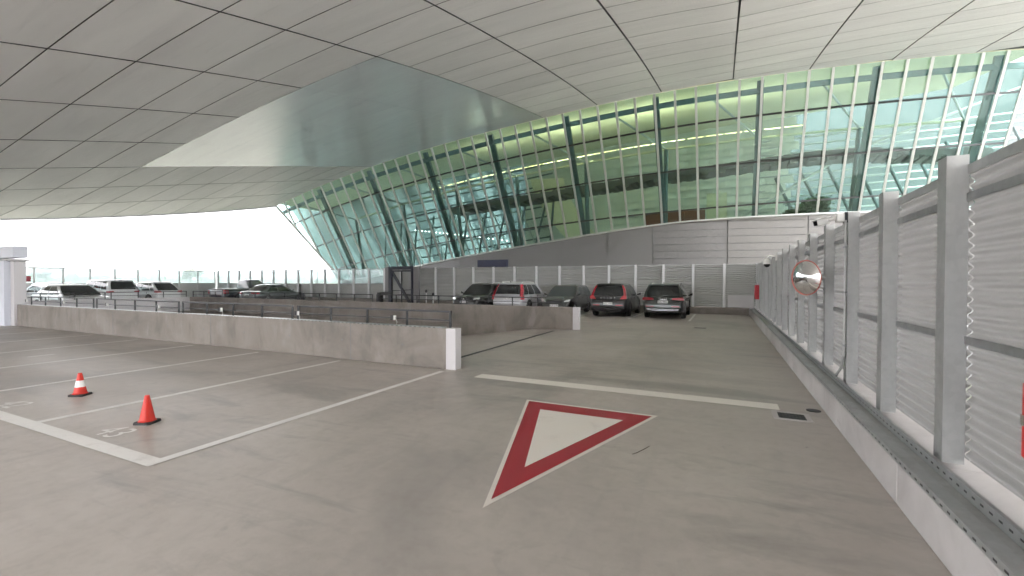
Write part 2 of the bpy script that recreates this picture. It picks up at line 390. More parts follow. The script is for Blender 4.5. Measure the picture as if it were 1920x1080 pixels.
# roof shell (dark backing) with soffit panels hung under it
XE = [-48.4, -43.35, -38.5, -33.65, -28.8, -23.95, -19.1, -14.3, -9.5, -4.5, .5, 5.4, 10.4, 15.4, 19.2]
YE = [8.9 + 2.33 * k for k in range(-7, 18)]
rb = MB(); gx = np.linspace(-48.4, 19.2, 60); gy = np.linspace(0, 1, 40)
Y0R = YE[0]
ids = {}
for i, x in enumerate(gx):
    for j, tt in enumerate(gy):
        yy = Y0R + (plan(x) + .02 - Y0R) * tt
        rb.v.append((x, yy, zroof(x, min(yy, plan(x))) + .07)); rb.v.append((x, yy, zroof(x, min(yy, plan(x))) + .9))
n2_ = len(gy)
for i in range(len(gx) - 1):
    for j in range(n2_ - 1):
        a = (i * n2_ + j) * 2; b_ = ((i + 1) * n2_ + j) * 2
        rb.f.append((a, a + 2, b_ + 2, b_)); rb.f.append((a + 1, b_ + 1, b_ + 3, a + 3)); rb.mi += [0, 0]
roof = tp(rb.build('roof', 'soffit_backing'))
def panel(x0, x1, y0, y1, gap, mat, nx=6, ny=4):
    mb = MB(); vs = []; x0 += gap; x1 -= gap; gap *= .5; y0 += gap
    for i in range(nx + 1):
        x = x0 + (x1 - x0) * i / nx; ye = min(y1 - gap, plan(x) - .02)
        for j in range(ny + 1):
            yy = y0 + (ye - y0) * j / ny; vs.append((x, yy, zroof(x, yy)))
    fs = [(i * (ny + 1) + j, (i + 1) * (ny + 1) + j, (i + 1) * (ny + 1) + j + 1, i * (ny + 1) + j + 1) for i in range(nx) for j in range(ny)]
    ring = [i * (ny + 1) for i in range(nx + 1)] + [nx * (ny + 1) + j for j in range(1, ny + 1)] + [i * (ny + 1) + ny for i in range(nx - 1, -1, -1)] + [j for j in range(ny - 1, 0, -1)]
    k = len(vs)
    for q in ring: vs.append((vs[q][0], vs[q][1], vs[q][2] + .05))
    L = len(ring); fs += [(ring[q], ring[(q + 1) % L], k + (q + 1) % L, k + q) for q in range(L)]
    mb.add(vs, fs); mb.mi = [0] * (nx * ny) + [1] * L; o = mb.build('soffit_panel', [mat, 'soffit_backing'], None, 40); o.parent = roof; o.matrix_parent_inverse = roof.matrix_world.inverted()
    return o
for i in range(len(XE) - 1):
    for j in range(len(YE) - 1):
        x0, x1, y0, y1 = XE[i], XE[i + 1], YE[j], YE[j + 1]
        if y0 > min(plan(x0), plan(x1)) - .25: continue
        satin = 3 <= i <= 6 and y0 > 15.7
        o = panel(x0, x1, y0, y1, .003 if satin else .042, 'soffit_satin' if satin else 'soffit')
        if satin and i == 3 and j == 10: o['label'] = 'smooth satin soffit panel reflecting the sky'
# roof edge fascia along the open side
fm = MB()
for k in range(30):
    ya, yb = Y0R + (36.6 - Y0R) * k / 30, Y0R + (36.6 - Y0R) * (k + 1) / 30
    za, zb_ = zroof(-48.4, ya), zroof(-48.4, yb)
    fm.add([(-48.42, ya, za - .12), (-48.42, yb, zb_ - .12), (-48.42, yb, zb_ + .95), (-48.42, ya, za + .95), (-48.9, ya, za + .05), (-48.9, yb, zb_ + .05)], [(0, 1, 2, 3), (0, 4, 5, 1), (4, 3, 2, 5)])
tp(fm.build('roof_edge', 'fascia'))

# glass wall: mullions, transoms, panes
NM = 46; MX = [-48.4 + 1.495 * i for i in range(NM)]
RL = [0, 2.75, 6.35, 9.95, 13.55, 17.2]
SL = math.sqrt(1 + TILT * TILT)
frame = tp(MB().bar(fac(-48.4, ztop(-48.4)), fac(-44, 1.85), .3, .25).build('facade_frame', 'mullion'))
def sub(o): o.parent = frame; o.matrix_parent_inverse = frame.matrix_world.inverted(); return o
for i, x in enumerate(MX):
    zt, zb_ = ztop(x), zbot(x)
    if zt - zb_ < .4: continue
    nrm = Vector((0, -1, -TILT)).normalized()
    p, q = fac(x, zt), fac(x, zb_)
    sub(MB().bar(p + nrm * .1, q + nrm * .1, .17, .13, nrm).build('mullion', 'mullion'))
for i in range(NM - 1):
    xa, xb = MX[i], MX[i + 1]; step = -.0
    for rw in range(len(RL) - 1):
        def zz(x, s): return ztop(x) - s / SL
        za1, zb1 = zz(xa, RL[rw]), zz(xb, RL[rw]); za0, zb0 = zz(xa, RL[rw + 1]), zz(xb, RL[rw + 1])
        la, lb = zbot(xa), zbot(xb)
        if za1 <= la + .05 and zb1 <= lb + .05: continue
        cut = za0 < la or zb0 < lb
        za0, zb0 = max(za0, la), max(zb0, lb); za1, zb1 = max(za1, la), max(zb1, lb)
        ya_, yb_ = fac(xa + .04, 0), fac(xb - .04, 0)
        nrm = Vector((0, -1, -TILT)).normalized() * .018
        P = [fac(xa + .03, za0 + .02), fac(xb - .03, zb0 + .02), fac(xb - .03, zb1 - .02), fac(xa + .03, za1 - .02)]
        sub(MB().add(P + [v - nrm for v in P], [(0, 1, 2, 3), (7, 6, 5, 4), (0, 4, 5, 1), (1, 5, 6, 2), (2, 6, 7, 3), (3, 7, 4, 0)]).build('pane', 'facade_glass'))
        if not cut and za0 > la + .05 and zb0 > lb + .05:
            o_ = nrm * 4
            sub(MB().bar(fac(xa + .09, za0) + o_, fac(xb - .09, zb0) + o_, .09, .13).build('transom', 'transom'))
# sill along the foot of the glass and head trim
sm = MB(); xs_ = np.linspace(-44, 19, 70)
for a, b_ in zip(xs_[:-1], xs_[1:]): sm.bar(fac(a, zbot(a)) + Vector((0, -.1, -.05)), fac(b_, zbot(b_)) + Vector((0, -.1, -.05)), .35, .12)
sub(sm.build('sill', 'mullion'))
hm = MB(); xs_ = np.linspace(-48.4, 19, 60)
for a, b_ in zip(xs_[:-1], xs_[1:]): hm.bar(fac(a, ztop(a) - .75, .35), fac(b_, ztop(b_) - .75, .35), .12, .42)
sub(hm.build('head_beam', 'teal_steel'))
# structural columns behind every fifth mullion, with the upright partner of each V and its ties
node_pts = []
for k in range(10):
    x = MX[0] + 1.495 * (9.3 + 4.93 * k - 4.93)
    if x > 19: break
    zt, zb_ = ztop(x), zbot(x)
    pb = fac(x, zb_ - 1.5, .5); pt = fac(x, zt - .1, .45)
    sub(MB().bar(pb, pt, .46, .30).build('column', 'teal_steel'))
    nodep = Vector((x + .2, fac(x, zt - 2.8).y + 4.3, zt - 2.8)); node_pts.append(nodep)
    sub(MB().tube([pb + Vector((0, .3, .8)), nodep], [.24, .17], 10).build('strut_column', 'teal_steel', None, 40))
    sub(MB().tube([nodep, fac(x - 3.2, ztop(x - 3.2) - .9, .4)], .09, 8).build('tie', 'mullion'))
for a, b_ in zip(node_pts[:-1], node_pts[1:]):
    sub(MB().tube([a, b_], .11, 8).build('node_rail', 'inner_cream_glow'))  # cream tint stands for yellow lamplight falling on the rail

# clad wall under the glass
wall = MB(); cx = list(np.arange(-44, 26.01, 1.0))
for a, b_ in zip(cx[:-1], cx[1:]):
    pa, pb = fac(a, zbot(a)), fac(b_, zbot(b_))
    wall.add([(a, pa.y + .1, -6), (b_, pb.y + .1, -6), (b_, pb.y + .1, pb.z - .12), (a, pa.y + .1, pa.z - .12)], [(0, 1, 2, 3)])
base = tp(wall.build('base_wall', 'cladding_seam'))
edges = [-44, -38, -32, -26.5, -20.5, -14.6, -10, -5.9, .25, 6.3, 12.4, 18.5, 24]
for a, b_ in zip(edges[:-1], edges[1:]):
    if a < -6: rows = [(-.5, 9)]
    else: rows = [(z_, z_ + .62) for z_ in np.arange(-.5, 8, .62)]
    for z0, z1 in rows:
        nseg = 6; vs = []; ok = False
        for s_ in range(nseg + 1):
            x = a + .04 + (b_ - a - .08) * s_ / nseg; zt_ = zbot(x) - .14; yy = fac(x, zbot(x)).y
            zh = min(z1 - .05, zt_); zl = min(z0, zh)
            if zh - zl > .1: ok = True
            vs += [(x, yy + .04, zl), (x, yy - (.10 if a > -5 else .03) if a > -6 else yy + .0, zh), (x, yy + .09, zh + .0)]
        if not ok: continue
        fs = []
        for s_ in range(nseg): fs += [(s_ * 3, s_ * 3 + 3, s_ * 3 + 4, s_ * 3 + 1), (s_ * 3 + 1, s_ * 3 + 4, s_ * 3 + 5, s_ * 3 + 2)]
        o = MB().add(vs, fs).build('cladding_panel', 'cladding_light' if a > -5 else 'cladding'); o.parent = base; o.matrix_parent_inverse = base.matrix_world.inverted()

# interior: floor, ceiling, added milky back skin, scale wall, gallery, lattice
def ip(o): return tp(o)
im = MB()
for a, b_ in zip(cx[:-1], cx[1:]):
    za, zb_ = zbot(a) - .6, zbot(b_) - .6
    ya, yb = fac(a, zbot(a)).y + .3, fac(b_, zbot(b_)).y + .3
    im.add([(a, ya, za), (b_, yb, zb_), (b_, 68, zb_), (a, 68, za)], [(0, 1, 2, 3)])
ip(im.build('interior_floor', 'inner_white'))
cm = MB(); xs_ = np.linspace(-48.4, 20, 40); bk = lambda q: q - 14 * max(0, 1 - (q + 48.4) / 30)
for a, b_ in zip(xs_[:-1], xs_[1:]):
    cm.add([(a, plan(a) + .4, ztop(a) + .3), (b_, plan(b_) + .4, ztop(b_) + .3), (bk(b_), 58, ztop(b_) + 3.), (bk(a), 58, ztop(a) + 3.)], [(0, 1, 2, 3)])
ip(cm.build('interior_ceiling', 'inner_cream_glow'))  # white ceiling with the yellow lamplight put into its colour
SKY_Y = 60
ip(MB().add([(-25, 58.2, -6), (34, SKY_Y + 4, -6), (34, SKY_Y + 4, 24), (-25, 58.2, 22)], [(0, 1, 2, 3)]).build('daylight_backing', 'milky_skin'))  # added translucent sheet; its tint sets how bright the hall looks
for k in range(15):
    def sp(xx): return 52.6 + (xx + 54) * .19
    x0, x1 = -54 + k * 1.93, -54 + (k + 1) * 1.93
    t0, t1 = min(x0 - 13 + .45 * k, -25), min(x1 - 13 + .45 * (k + 1), -25)
    if k == 14: ip(MB().add([(x1, sp(x1), .3), (-24.9, 58.15, .3), (-24.9, 58.15, 19), (t1, sp(t1) - .4, 18.5)], [(0, 1, 2, 3)]).build('daylight_backing', 'milky_skin'))
    ip(MB().add([(x0, sp(x0), .3), (x1, sp(x1), .3), (t1, sp(t1) - .4, 18.5), (t0, sp(t0) - .4, 18.5)], [(0, 1, 2, 3)]).build('daylight_backing', 'milky_skin' if k % 2 else 'milky_skin_bright'))
# scale wall of overlapping white shells in the middle
sc = ip(MB().box(-25, 6, 57.3, 57.4, 4, 19.6).build('scale_wall', 'inner_white'))
for rw in range(17):
    for cl in range(11):
        x0 = -24.6 + cl * 2.7 + (.6 if rw % 2 else 0) + rw * .12; z0 = 4.6 + rw * .88
        jit = random.uniform(-.05, .05)
        vs = [(x0, 57.0 + jit, z0), (x0 + 1.35, 56.78 + jit, z0 - .06), (x0 + 2.66, 57.0 + jit, z0), (x0 + 2.66, 57.28, z0 + 1.0), (x0 + 1.35, 57.2, z0 + 1.0), (x0, 57.28, z0 + 1.0)]
        o = MB().add(vs, [(0, 1, 4, 5), (1, 2, 3, 4), (0, 2, 1)]).build('shell_scale', 'inner_white'); o.parent = sc
# cream curved lining band
lin = MB()
for k in range(14):
    t0, t1 = k / 14, (k + 1) / 14
    f_ = lambda t_: (-22 + 7 * t_ ** 1.6, 52 + 3 * t_, 14.5 - 10.5 * t_)
    a, b_ = f_(t0), f_(t1); lin.add([a, (a[0] + 4, a[1] + 1, a[2]), (b_[0] + 4, b_[1] + 1, b_[2]), b_], [(0, 1, 2, 3)])
ip(lin.build('curved_lining', 'inner_cream_glow', None, 60))
# gallery edge with stepped underside
gal = MB()
for k in range(34):
    x0 = -30 + 1.45 * k; x1 = x0 + 1.45; yg = 46 + max(0, x0 + 5) * .12; zg = 10.1 + 2.6 * min(1, max(0, (x0 + 30) / 36)) - max(0, x0 - 10) * .1
    gal.box(x0, x1, yg, yg + 3, zg, zg + .45); gal.box(x0 + .45, x0 + 1.05, yg - .02, yg + 2, zg - .28, zg + .002)
    gal.box(x0, x1 + .01, yg + .2, yg + .3, zg + .452, zg + .62)
ip(gal.build('gallery', 'slab_dark'))
# lattice of inclined and level members behind the glass, left and right of the scale wall
lat = ip(MB().bar((-46, 54, 2), (-22, 54, 6.5), .2).build('lattice', 'teal_steel'))
def lp(o): o.parent = lat; return o
for k in range(14):
    x = -47 + 2.0 * k; lp(MB().bar((x - 5.2, 53.5, ztop(x) + .5), (x + 1.8, 52.5, 1.5), .16, .10).build('lattice_fin', 'mullion'))
for k in range(9):
    z0 = 4 + k * 1.35; lp(MB().tube([(-50, 54.6, z0 - 1.2), (-20, 54.6, z0 + 2.2)], .1, 6).build('lattice_rail', 'teal_steel'))
for k in range(11):
    x = -44 + 2.5 * k; lp(MB().tube([(x, 50.5, 2.2 + .1 * k), (x + 1.1 + .2 * k % 2, 49.5, 9.5 + .3 * k)], .13, 7).build('lattice_post', 'teal_steel'))
for k in range(16):
    z0 = 5.5 + k * .78; lp(MB().tube([(3, 57, z0), (30, 58.8, z0 + .6)], .10, 6).build('lattice_rail', 'mullion'))
for k in range(9):
    x = 5.5 + 2.3 * k; lp(MB().tube([(x + 2.0, 54, 6.2), (x - .6, 55.5, 12.8 + .35 * k)], .16, 7).build('lattice_post', 'teal_steel'))
lp(MB().tube([(-1, 53.5, 6.9), (11, 53.8, 14.4), (24, 54.5, 19)], .12, 7).build('lattice_rail', 'mullion'))
for k in range(6):
    lp(MB().tube([(11 + k * 1.5, 52, 6.8 + k * .35), (22 + k, 53, 10.4 + k * .75)], .12, 6).build('lattice_rail', 'teal_steel'))
# lamps: a warm cove strip under the roof and a string of small white downlights
for k in range(24):
    x = -30 + 1.5 * k
    ip(MB().bar((x, fac(x, ztop(x) - 2.2).y + 4.2, ztop(x) - 2.25), (x + 1.3, fac(x + 1.3, ztop(x + 1.3) - 2.2).y + 4.2, ztop(x + 1.3) - 2.25), .1, .05).build('cove_lamp', 'lamp_warm'))
for k in range(26):
    x = -34.5 + .5 * k + .002 * k * k
    ip(MB().lathe([(.045, -.045), (.075, 0), (.05, .05)], 8, (x, 45.2, 8.0 - .062 * k - .0006 * k * k)).build('downlight', 'lamp_white'))
for x, e, c in ((-22, 34, (1, .92, .68)), (-14, 70, (1, .91, .66)), (-6, 70, (1, .92, .68)), (2, 46, (1, .93, .72)), (10, 25, (1, .94, .75))):
    ld = bpy.data.lights.new('hall_lamp', 'AREA'); ld.energy = e; ld.size = 5; ld.size_y = .5; ld.shape = 'RECTANGLE'; ld.color = c
    lo = bpy.data.objects.new('hall_lamp', ld); COL.objects.link(lo); lo.location = (x, fac(x, ztop(x) - 2.5).y + 4.6, ztop(x) - 2.6); lo.rotation_euler = (math.radians(180), 0, 0)

# brown counter and planting inside the hall
hb = empty('hall_screen', (-4.4, 46, 6.5), 0, 'dark brown panel screen standing behind the glass wall', 'screen')
for k in range(3): MB().box(-2.75 + k * 1.84, -.93 + k * 1.84, -.1, .1, -.3, 2.0).build('screen_panel', 'brown_panel', hb)
MB().box(2.85, 4.6, .6, 1.6, -.3, 3.6).build('screen_pier', 'inner_cream_glow', hb)
def leaves(n, rx, ry, rz, size, seed, hollow=.3):
    rnd = random.Random(seed); mb = MB(); clumps = [Vector((rnd.uniform(-1, 1), rnd.uniform(-1, 1), rnd.uniform(-.8, 1))) for _ in range(14)]
    clumps = [c.normalized() * rnd.uniform(hollow, .85) for c in clumps]
    for _ in range(n):
        c = rnd.choice(clumps); p = c + Vector((rnd.gauss(0, .2), rnd.gauss(0, .2), rnd.gauss(0, .17)))
        p = Vector((p.x * rx, p.y * ry, p.z * rz)); s_ = size * rnd.uniform(.5, 1.2)
        a = Vector((rnd.uniform(-1, 1), rnd.uniform(-1, 1), rnd.uniform(-1, 1))).normalized(); b2 = a.cross(Vector((rnd.uniform(-1, 1), rnd.uniform(-1, 1), rnd.uniform(-1, 1)))).normalized()
        mb.add([p - a * s_, p + b2 * s_ * .4, p + a * s_, p - b2 * s_ * .4], [(0, 1, 2, 3)])
    return mb
def plant(name, loc, rx, rz, n, size, seed, label, cat, mat='leaf', trunk_h=.6, group=None, tr_r=.06):
    e = empty(name, loc, 0, label, cat, group)
    tm = MB().tube([(0, 0, 0), (.05, .02, trunk_h), (.1, 0, trunk_h + rz)], [tr_r, tr_r * .8, tr_r * .4], 7)
    for k in range(4):
        a = k * 1.6; tm.tube([(.04, .02, trunk_h), (math.cos(a) * rx * .5, math.sin(a) * rx * .4, trunk_h + rz * .9)], [tr_r * .6, tr_r * .25], 5)
    tm.build('trunk', 'bark', e)
    lv = leaves(n, rx, rx * .8, rz, size, seed); o = lv.build('crown', mat, e); o.location = (0, 0, trunk_h + rz * .9); return e
plant('indoor_shrub', (7.1, 47, 7.0), 1.3, .95, 5000, .13, 3, 'tall leafy green shrub behind the glass wall above the mirror', 'plant', trunk_h=.35)
plant('indoor_shrub', (5.2, 47.5, 6.9), .8, .6, 2200, .12, 4, 'low green shrub to the left of the taller one behind glass', 'plant', trunk_h=.3)

# ================================================================== FENCES
def corr_mesh(width, z0, z1, pitch=.078, amp=.0145, name='corrugated_sheet', mat='corrugated', per=8):
    mb = MB(); n = int((z1 - z0) / pitch * per); vs = []
    for k in range(n + 1):
        z = z0 + (z1 - z0) * k / n; y_ = amp * math.sin(2 * math.pi * z / pitch)
        vs += [(0, y_, z), (width, y_, z)]
    mb.add(vs, [(2 * k, 2 * k + 1, 2 * k + 3, 2 * k + 2) for k in range(n)]); return mb.mesh(name, mat, 60)
def post_mesh(h, fl=.15, dp=.125, th=.008, mat='galvanised'):
    # local: web along +y (depth), inner flange on -y side spreading along +x
    mb = MB(); mb.box(0, th, .0, dp, 0, h); mb.box(th, fl, 0, th, 0, h); mb.box(th, fl, dp - th, dp, 0, h); mb.box(fl - th, fl, th, .03, 0, h)
    return mb.mesh('post', mat)
ZB, ZT = .37, 2.63
# right fence: local x runs along +Y of the place; depth to the outside
rf = empty('corrugated_fence', (1.475, 0, 0), 0, 'tall galvanised steel fence with corrugated sheets along the right kerb', 'fence')
PITCH = 1.445; pm = post_mesh(ZT - ZB); cmsh = corr_mesh(PITCH - .012, ZB + .03, ZT - .075)
PY = [4.36 + PITCH * k for k in range(-6, 16)]
for k, py in enumerate(PY):
    if py > KF: break
    # rotate so local +x -> +Y and local +y -> +X (mirror keeps it a plain C section)
    o = inst('post', pm, rf, (0, py, ZB)); o.matrix_local = Matrix(((0, 1, 0, 0), (1, 0, 0, py), (0, 0, 1, ZB), (0, 0, 0, 1)))
    if py + PITCH < KF + 1:
        o = inst('corrugated_sheet', cmsh, rf); o.matrix_local = Matrix(((0, 1, 0, .144), (1, 0, 0, py + .01), (0, 0, 1, 0), (0, 0, 0, 1)))
        for z in (1.285, 2.32):
            MB().box(.112, .128, py + .152, py + PITCH - .004, z - .03, z + .03).build('cross_rail', 'galvanised_dull', rf)
        MB().box(.118, .127, py + .152, py + PITCH - .004, ZT - .145, ZT - .073).build('top_trim', 'galvanised', rf)
def slotted(name, x0, x1, z0, z1, ya, yb, parent, slot_z):
    o = MB().box(x0, x1, ya, yb, z0, z1).build(name, 'steel_strip', parent)
    s_ = MB(); y_ = ya + .05
    while y_ < yb - .05:
        s_.box(x0 - .0015, x0 + .001, y_, y_ + .035, slot_z - .006, slot_z + .006); y_ += .1
    so = s_.build('slot_row', 'black', o); so['kind'] = 'stuff'; return o
slotted('front_channel', -.268, -.255, .325, .375, -8, KF - .05, rf, .348)
MB().box(-.255, -.16, -8, KF - .05, .355, .362).build('channel_flange', 'steel_strip', rf)
slotted('rear_channel', -.085, -.075, .338, .42, -8, KF - .05, rf, .385)
MB().box(-.158, -.087, -8, KF - .05, .3385, .346).build('ledge_strip', 'galvanised', rf)
MB().box(-.074, -.004, -8, KF - .05, .3385, .372).build('base_channel', 'galvanised', rf)

# far fence
ff = empty('far_fence', (1.55, KF + .1, 0), 0, 'long grey fence with metal posts behind the parked cars', 'fence')
FP = 1.53; pm2 = post_mesh(2.68 - .37, .13, .12, mat='post_bright'); cm2 = corr_mesh(FP - .02, .4, 2.62, .1, .018, per=6, mat='fence_steel'); cm3 = corr_mesh(FP - .02, .4, 1.5, .1, .018, per=6, mat='fence_steel')
ang = math.radians(.0)
for k in range(30):
    x = -FP * k
    inst('post', pm2, ff, (x - .065, 0, .37))
    if k == 29: break
    if k < 16:
        if k == 13: pass
        inst('corrugated_sheet', cm2, ff, (x - FP + .01, .14, 0))
        MB().box(x - FP + .07, x - .07, .02, .10, 2.6, 2.66).build('top_trim', 'galvanised', ff)
    else:
        inst('corrugated_sheet', cm3, ff, (x - FP + .01, .14, 0))
        MB().box(x - FP + .07, x - .07, .10, .115, 1.52, 2.6).build('glass_panel', 'fence_glass', ff)
        MB().box(x - FP + .07, x - .07, .09, .125, 2.6, 2.65).build('top_trim', 'galvanised', ff)
        MB().box(x - FP + .07, x - .07, .08, .13, 1.46, 1.51).build('mid_trim', 'galvanised', ff)
MB().box(-1.35, -.15, -.06, .0, .38, 1.02).build('patch_sheet', 'light_concrete', ff)
# left fence: clear upper panes over grey sheets
lf = empty('glazed_fence', (-43.2, 0, 0), 0, 'glazed fence with grey lower panels behind the white cars', 'fence')
for k in range(18):
    y_ = KF + .1 - FP * k
    MB().box(-.06, .06, y_ - .05, y_ + .05, 0, 2.62).build('post', 'mullion', lf)
    if k == 17: break
    MB().box(-.02, .02, y_ - FP + .055, y_ - .055, .05, 1.5).build('lower_panel', 'fence_steel', lf)
    MB().box(-.008, .008, y_ - FP + .055, y_ - .055, 1.5, 2.55).build('glass_panel', 'fence_glass', lf)
    MB().box(-.03, .03, y_ - FP + .055, y_ - .055, 2.55, 2.61).build('top_trim', 'mullion', lf)

# ================================================================== PARAPETS, RAILINGS
WZ = .79
w1 = tag(MB().box(-24.1, -4.85, 7.3, 7.5, 0, WZ).build('parapet_wall', 'parapet', bevel=.012), 'low grey concrete parapet in front of the ramp with stains', 'wall')
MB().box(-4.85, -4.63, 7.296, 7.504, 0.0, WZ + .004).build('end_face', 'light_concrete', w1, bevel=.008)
for x in (-7.3, -12.2, -17.1): MB().box(x - .006, x + .006, 7.2955, 7.31, .0, WZ).build('joint', 'cladding_seam', w1)
for k in range(11):
    x = -5.9 - 1.65 * k
    MB().lathe([(.018, 0), (.018, .008)], 12, (x, 7.2925, .42), 'y').build('tie_hole', 'cladding_seam', w1)
cs = MB().box(-24, -4.95, 7.31, 7.49, WZ + .002, WZ + .012).build('capping_strip', 'steel_strip', w1)
sm = MB(); x = -23.9
while x < -5.05: sm.box(x, x + .05, 7.306, 7.3095, WZ + .0, WZ + .011); x += .115
so = sm.build('slot_row', 'black', cs); so['kind'] = 'stuff'
w2 = tag(MB().box(RX0, -4.83, 15.3, 15.5, 0, WZ).build('parapet_wall', 'parapet', bevel=.012), 'long concrete parapet on the far side of the ramp', 'wall')
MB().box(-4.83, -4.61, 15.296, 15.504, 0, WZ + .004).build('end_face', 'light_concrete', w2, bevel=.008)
w3 = tag(MB().box(RX0 - .2, RX0 - .002, 7.5, 15.5, 0, WZ).build('parapet_wall', 'light_concrete', bevel=.012), 'pale parapet closing the ramp in front of the white sedan', 'wall')  # daylight on this wall is put into its pale base colour
def railing(axis, a, b_, fixed, label, group, n=4):
    e = empty('guard_railing', (a, fixed, WZ) if axis == 'x' else (fixed, a, WZ), 0 if axis == 'x' else math.pi / 2, label, 'railing', group)
    L = b_ - a
    for k in range(n + 1):
        x = L * k / n; x = min(max(x, .02), L - .02)
        MB().box(x - .02, x + .02, -.015, .015, .0, .30).build('post', 'rail_steel', e)
    MB().box(0, L, -.02, .02, .30, .335).build('top_rail', 'rail_steel', e)
    for k in range(n): MB().box(L * k / n + .022, L * (k + 1) / n - .022, -.012, .012, .135, .16).build('mid_rail', 'rail_steel', e)
    return e
names1 = ['nearest to the white wall end', 'second from the white wall end', 'third from the white wall end', 'farthest, beside the white kiosk']
for k, (a, b_) in enumerate(((-9.08, -4.81), (-13.68, -9.24), (-18.38, -13.83), (-23.1, -18.55))):
    railing('x', a, b_, 7.42, 'dark steel railing on the front parapet, ' + names1[k], 'railings on the front parapet')
for k, (a, b_) in enumerate(((-9.3, -5.2), (-13.9, -9.5), (-18.5, -14.1), (-23.1, -18.7), (-27.4, -23.3))):
    railing('x', a, b_, 15.42, 'dark railing on the far parapet, ' + ['in front of the black hatchback', 'in front of the charcoal crossover', 'in front of the navy gate frame', 'right of the dark grey sedan', 'below the dark pickup'][k], 'railings on the far parapet')
for k, (a, b_) in enumerate(((8.0, 11.5), (11.7, 15.2))):
    railing('y', a, b_, RX0 - .1, 'dark railing on the pale parapet, ' + ['in front of the white sedan', 'right of the white sedan'][k], 'railings on the pale parapet', 3)
for k in range(7):
    x = -6.15 - 2.85 * k
    e = empty('marker_light', (x, 7.38, WZ), 0, ('small marker light on the front railing, ' + ['nearest', 'second', 'third', 'fourth', 'fifth', 'sixth', 'farthest'][k] + (' to' if k == 0 else ' from') + ' the white wall end'), 'light', 'marker lights on the railing')
    MB().box(-.09, -.01, -.05, .0, .11, .21).build('housing', 'black', e, bevel=.006); MB().box(-.008, .025, -.047, -.003, .113, .207).build('face', 'cam_white', e); MB().tube([(.03, -.02, .12), (.06, -.02, .08), (.05, -.02, .015)], .006, 6).build('cable', 'cam_white', e)

# ================================================================== KIOSK at the left edge
ki = empty('white_kiosk', (-24.2, 7.0, 0), 0, 'pale blue white kiosk with thin canopy at the left edge', 'building')
MB().box(-7, 0, .05, .55, 0, 2.42).build('wall', 'kiosk_white', ki); MB().box(-7, .3, .2, .6, 2.55, 2.98).build('upper_wall', 'kiosk_white', ki)
MB().box(-7, .45, .0, .62, 2.425, 2.50).build('canopy', 'light_concrete', ki, bevel=.02); MB().box(.002, .30, .22, .55, 0, 2.42).build('corner_post', 'light_concrete', ki)

# ================================================================== CARS
def smooth1(a, n=1):
    a = np.array(a, float)
    for _ in range(n):
        p = np.concatenate([[a[0]], a, [a[-1]]]); a2 = .25 * p[:-2] + .5 * p[1:-1] + .25 * p[2:]; a2[0] = a[0]; a2[-1] = a[-1]; a = a2
    return a
TOP = {'suv': [(-.5, .60), (-.494, .82), (-.475, .97), (-.3, .99), (.2, .97), (.24, .975), (.36, .93), (.44, .85), (.485, .72), (.5, .55)],
       'sedan': [(-.5, .66), (-.492, .86), (-.47, .97), (-.38, .99), (-.2, .95), (.2, .92), (.25, .925), (.36, .86), (.45, .74), (.487, .62), (.5, .48)],
       'hatch': [(-.5, .60), (-.494, .82), (-.475, .95), (-.3, .96), (.23, .93), (.28, .935), (.38, .87), (.45, .76), (.487, .63), (.5, .5)],
       'pickup': [(-.5, .62), (-.498, .95), (-.49, 1.08), (-.2, 1.08), (.0, 1.06), (.2, 1.04), (.25, 1.04), (.42, .98), (.48, .82), (.5, .6)]}
BOT = [(-.5, .42), (-.49, .33), (-.45, .25), (-.3, .2), (.3, .2), (.45, .22), (.487, .27), (.5, .36)]
WID = [(-.5, .80), (-.492, .89), (-.47, .955), (-.40, .99), (-.2, 1), (.25, 1), (.38, .97), (.455, .90), (.487, .79), (.5, .66)]
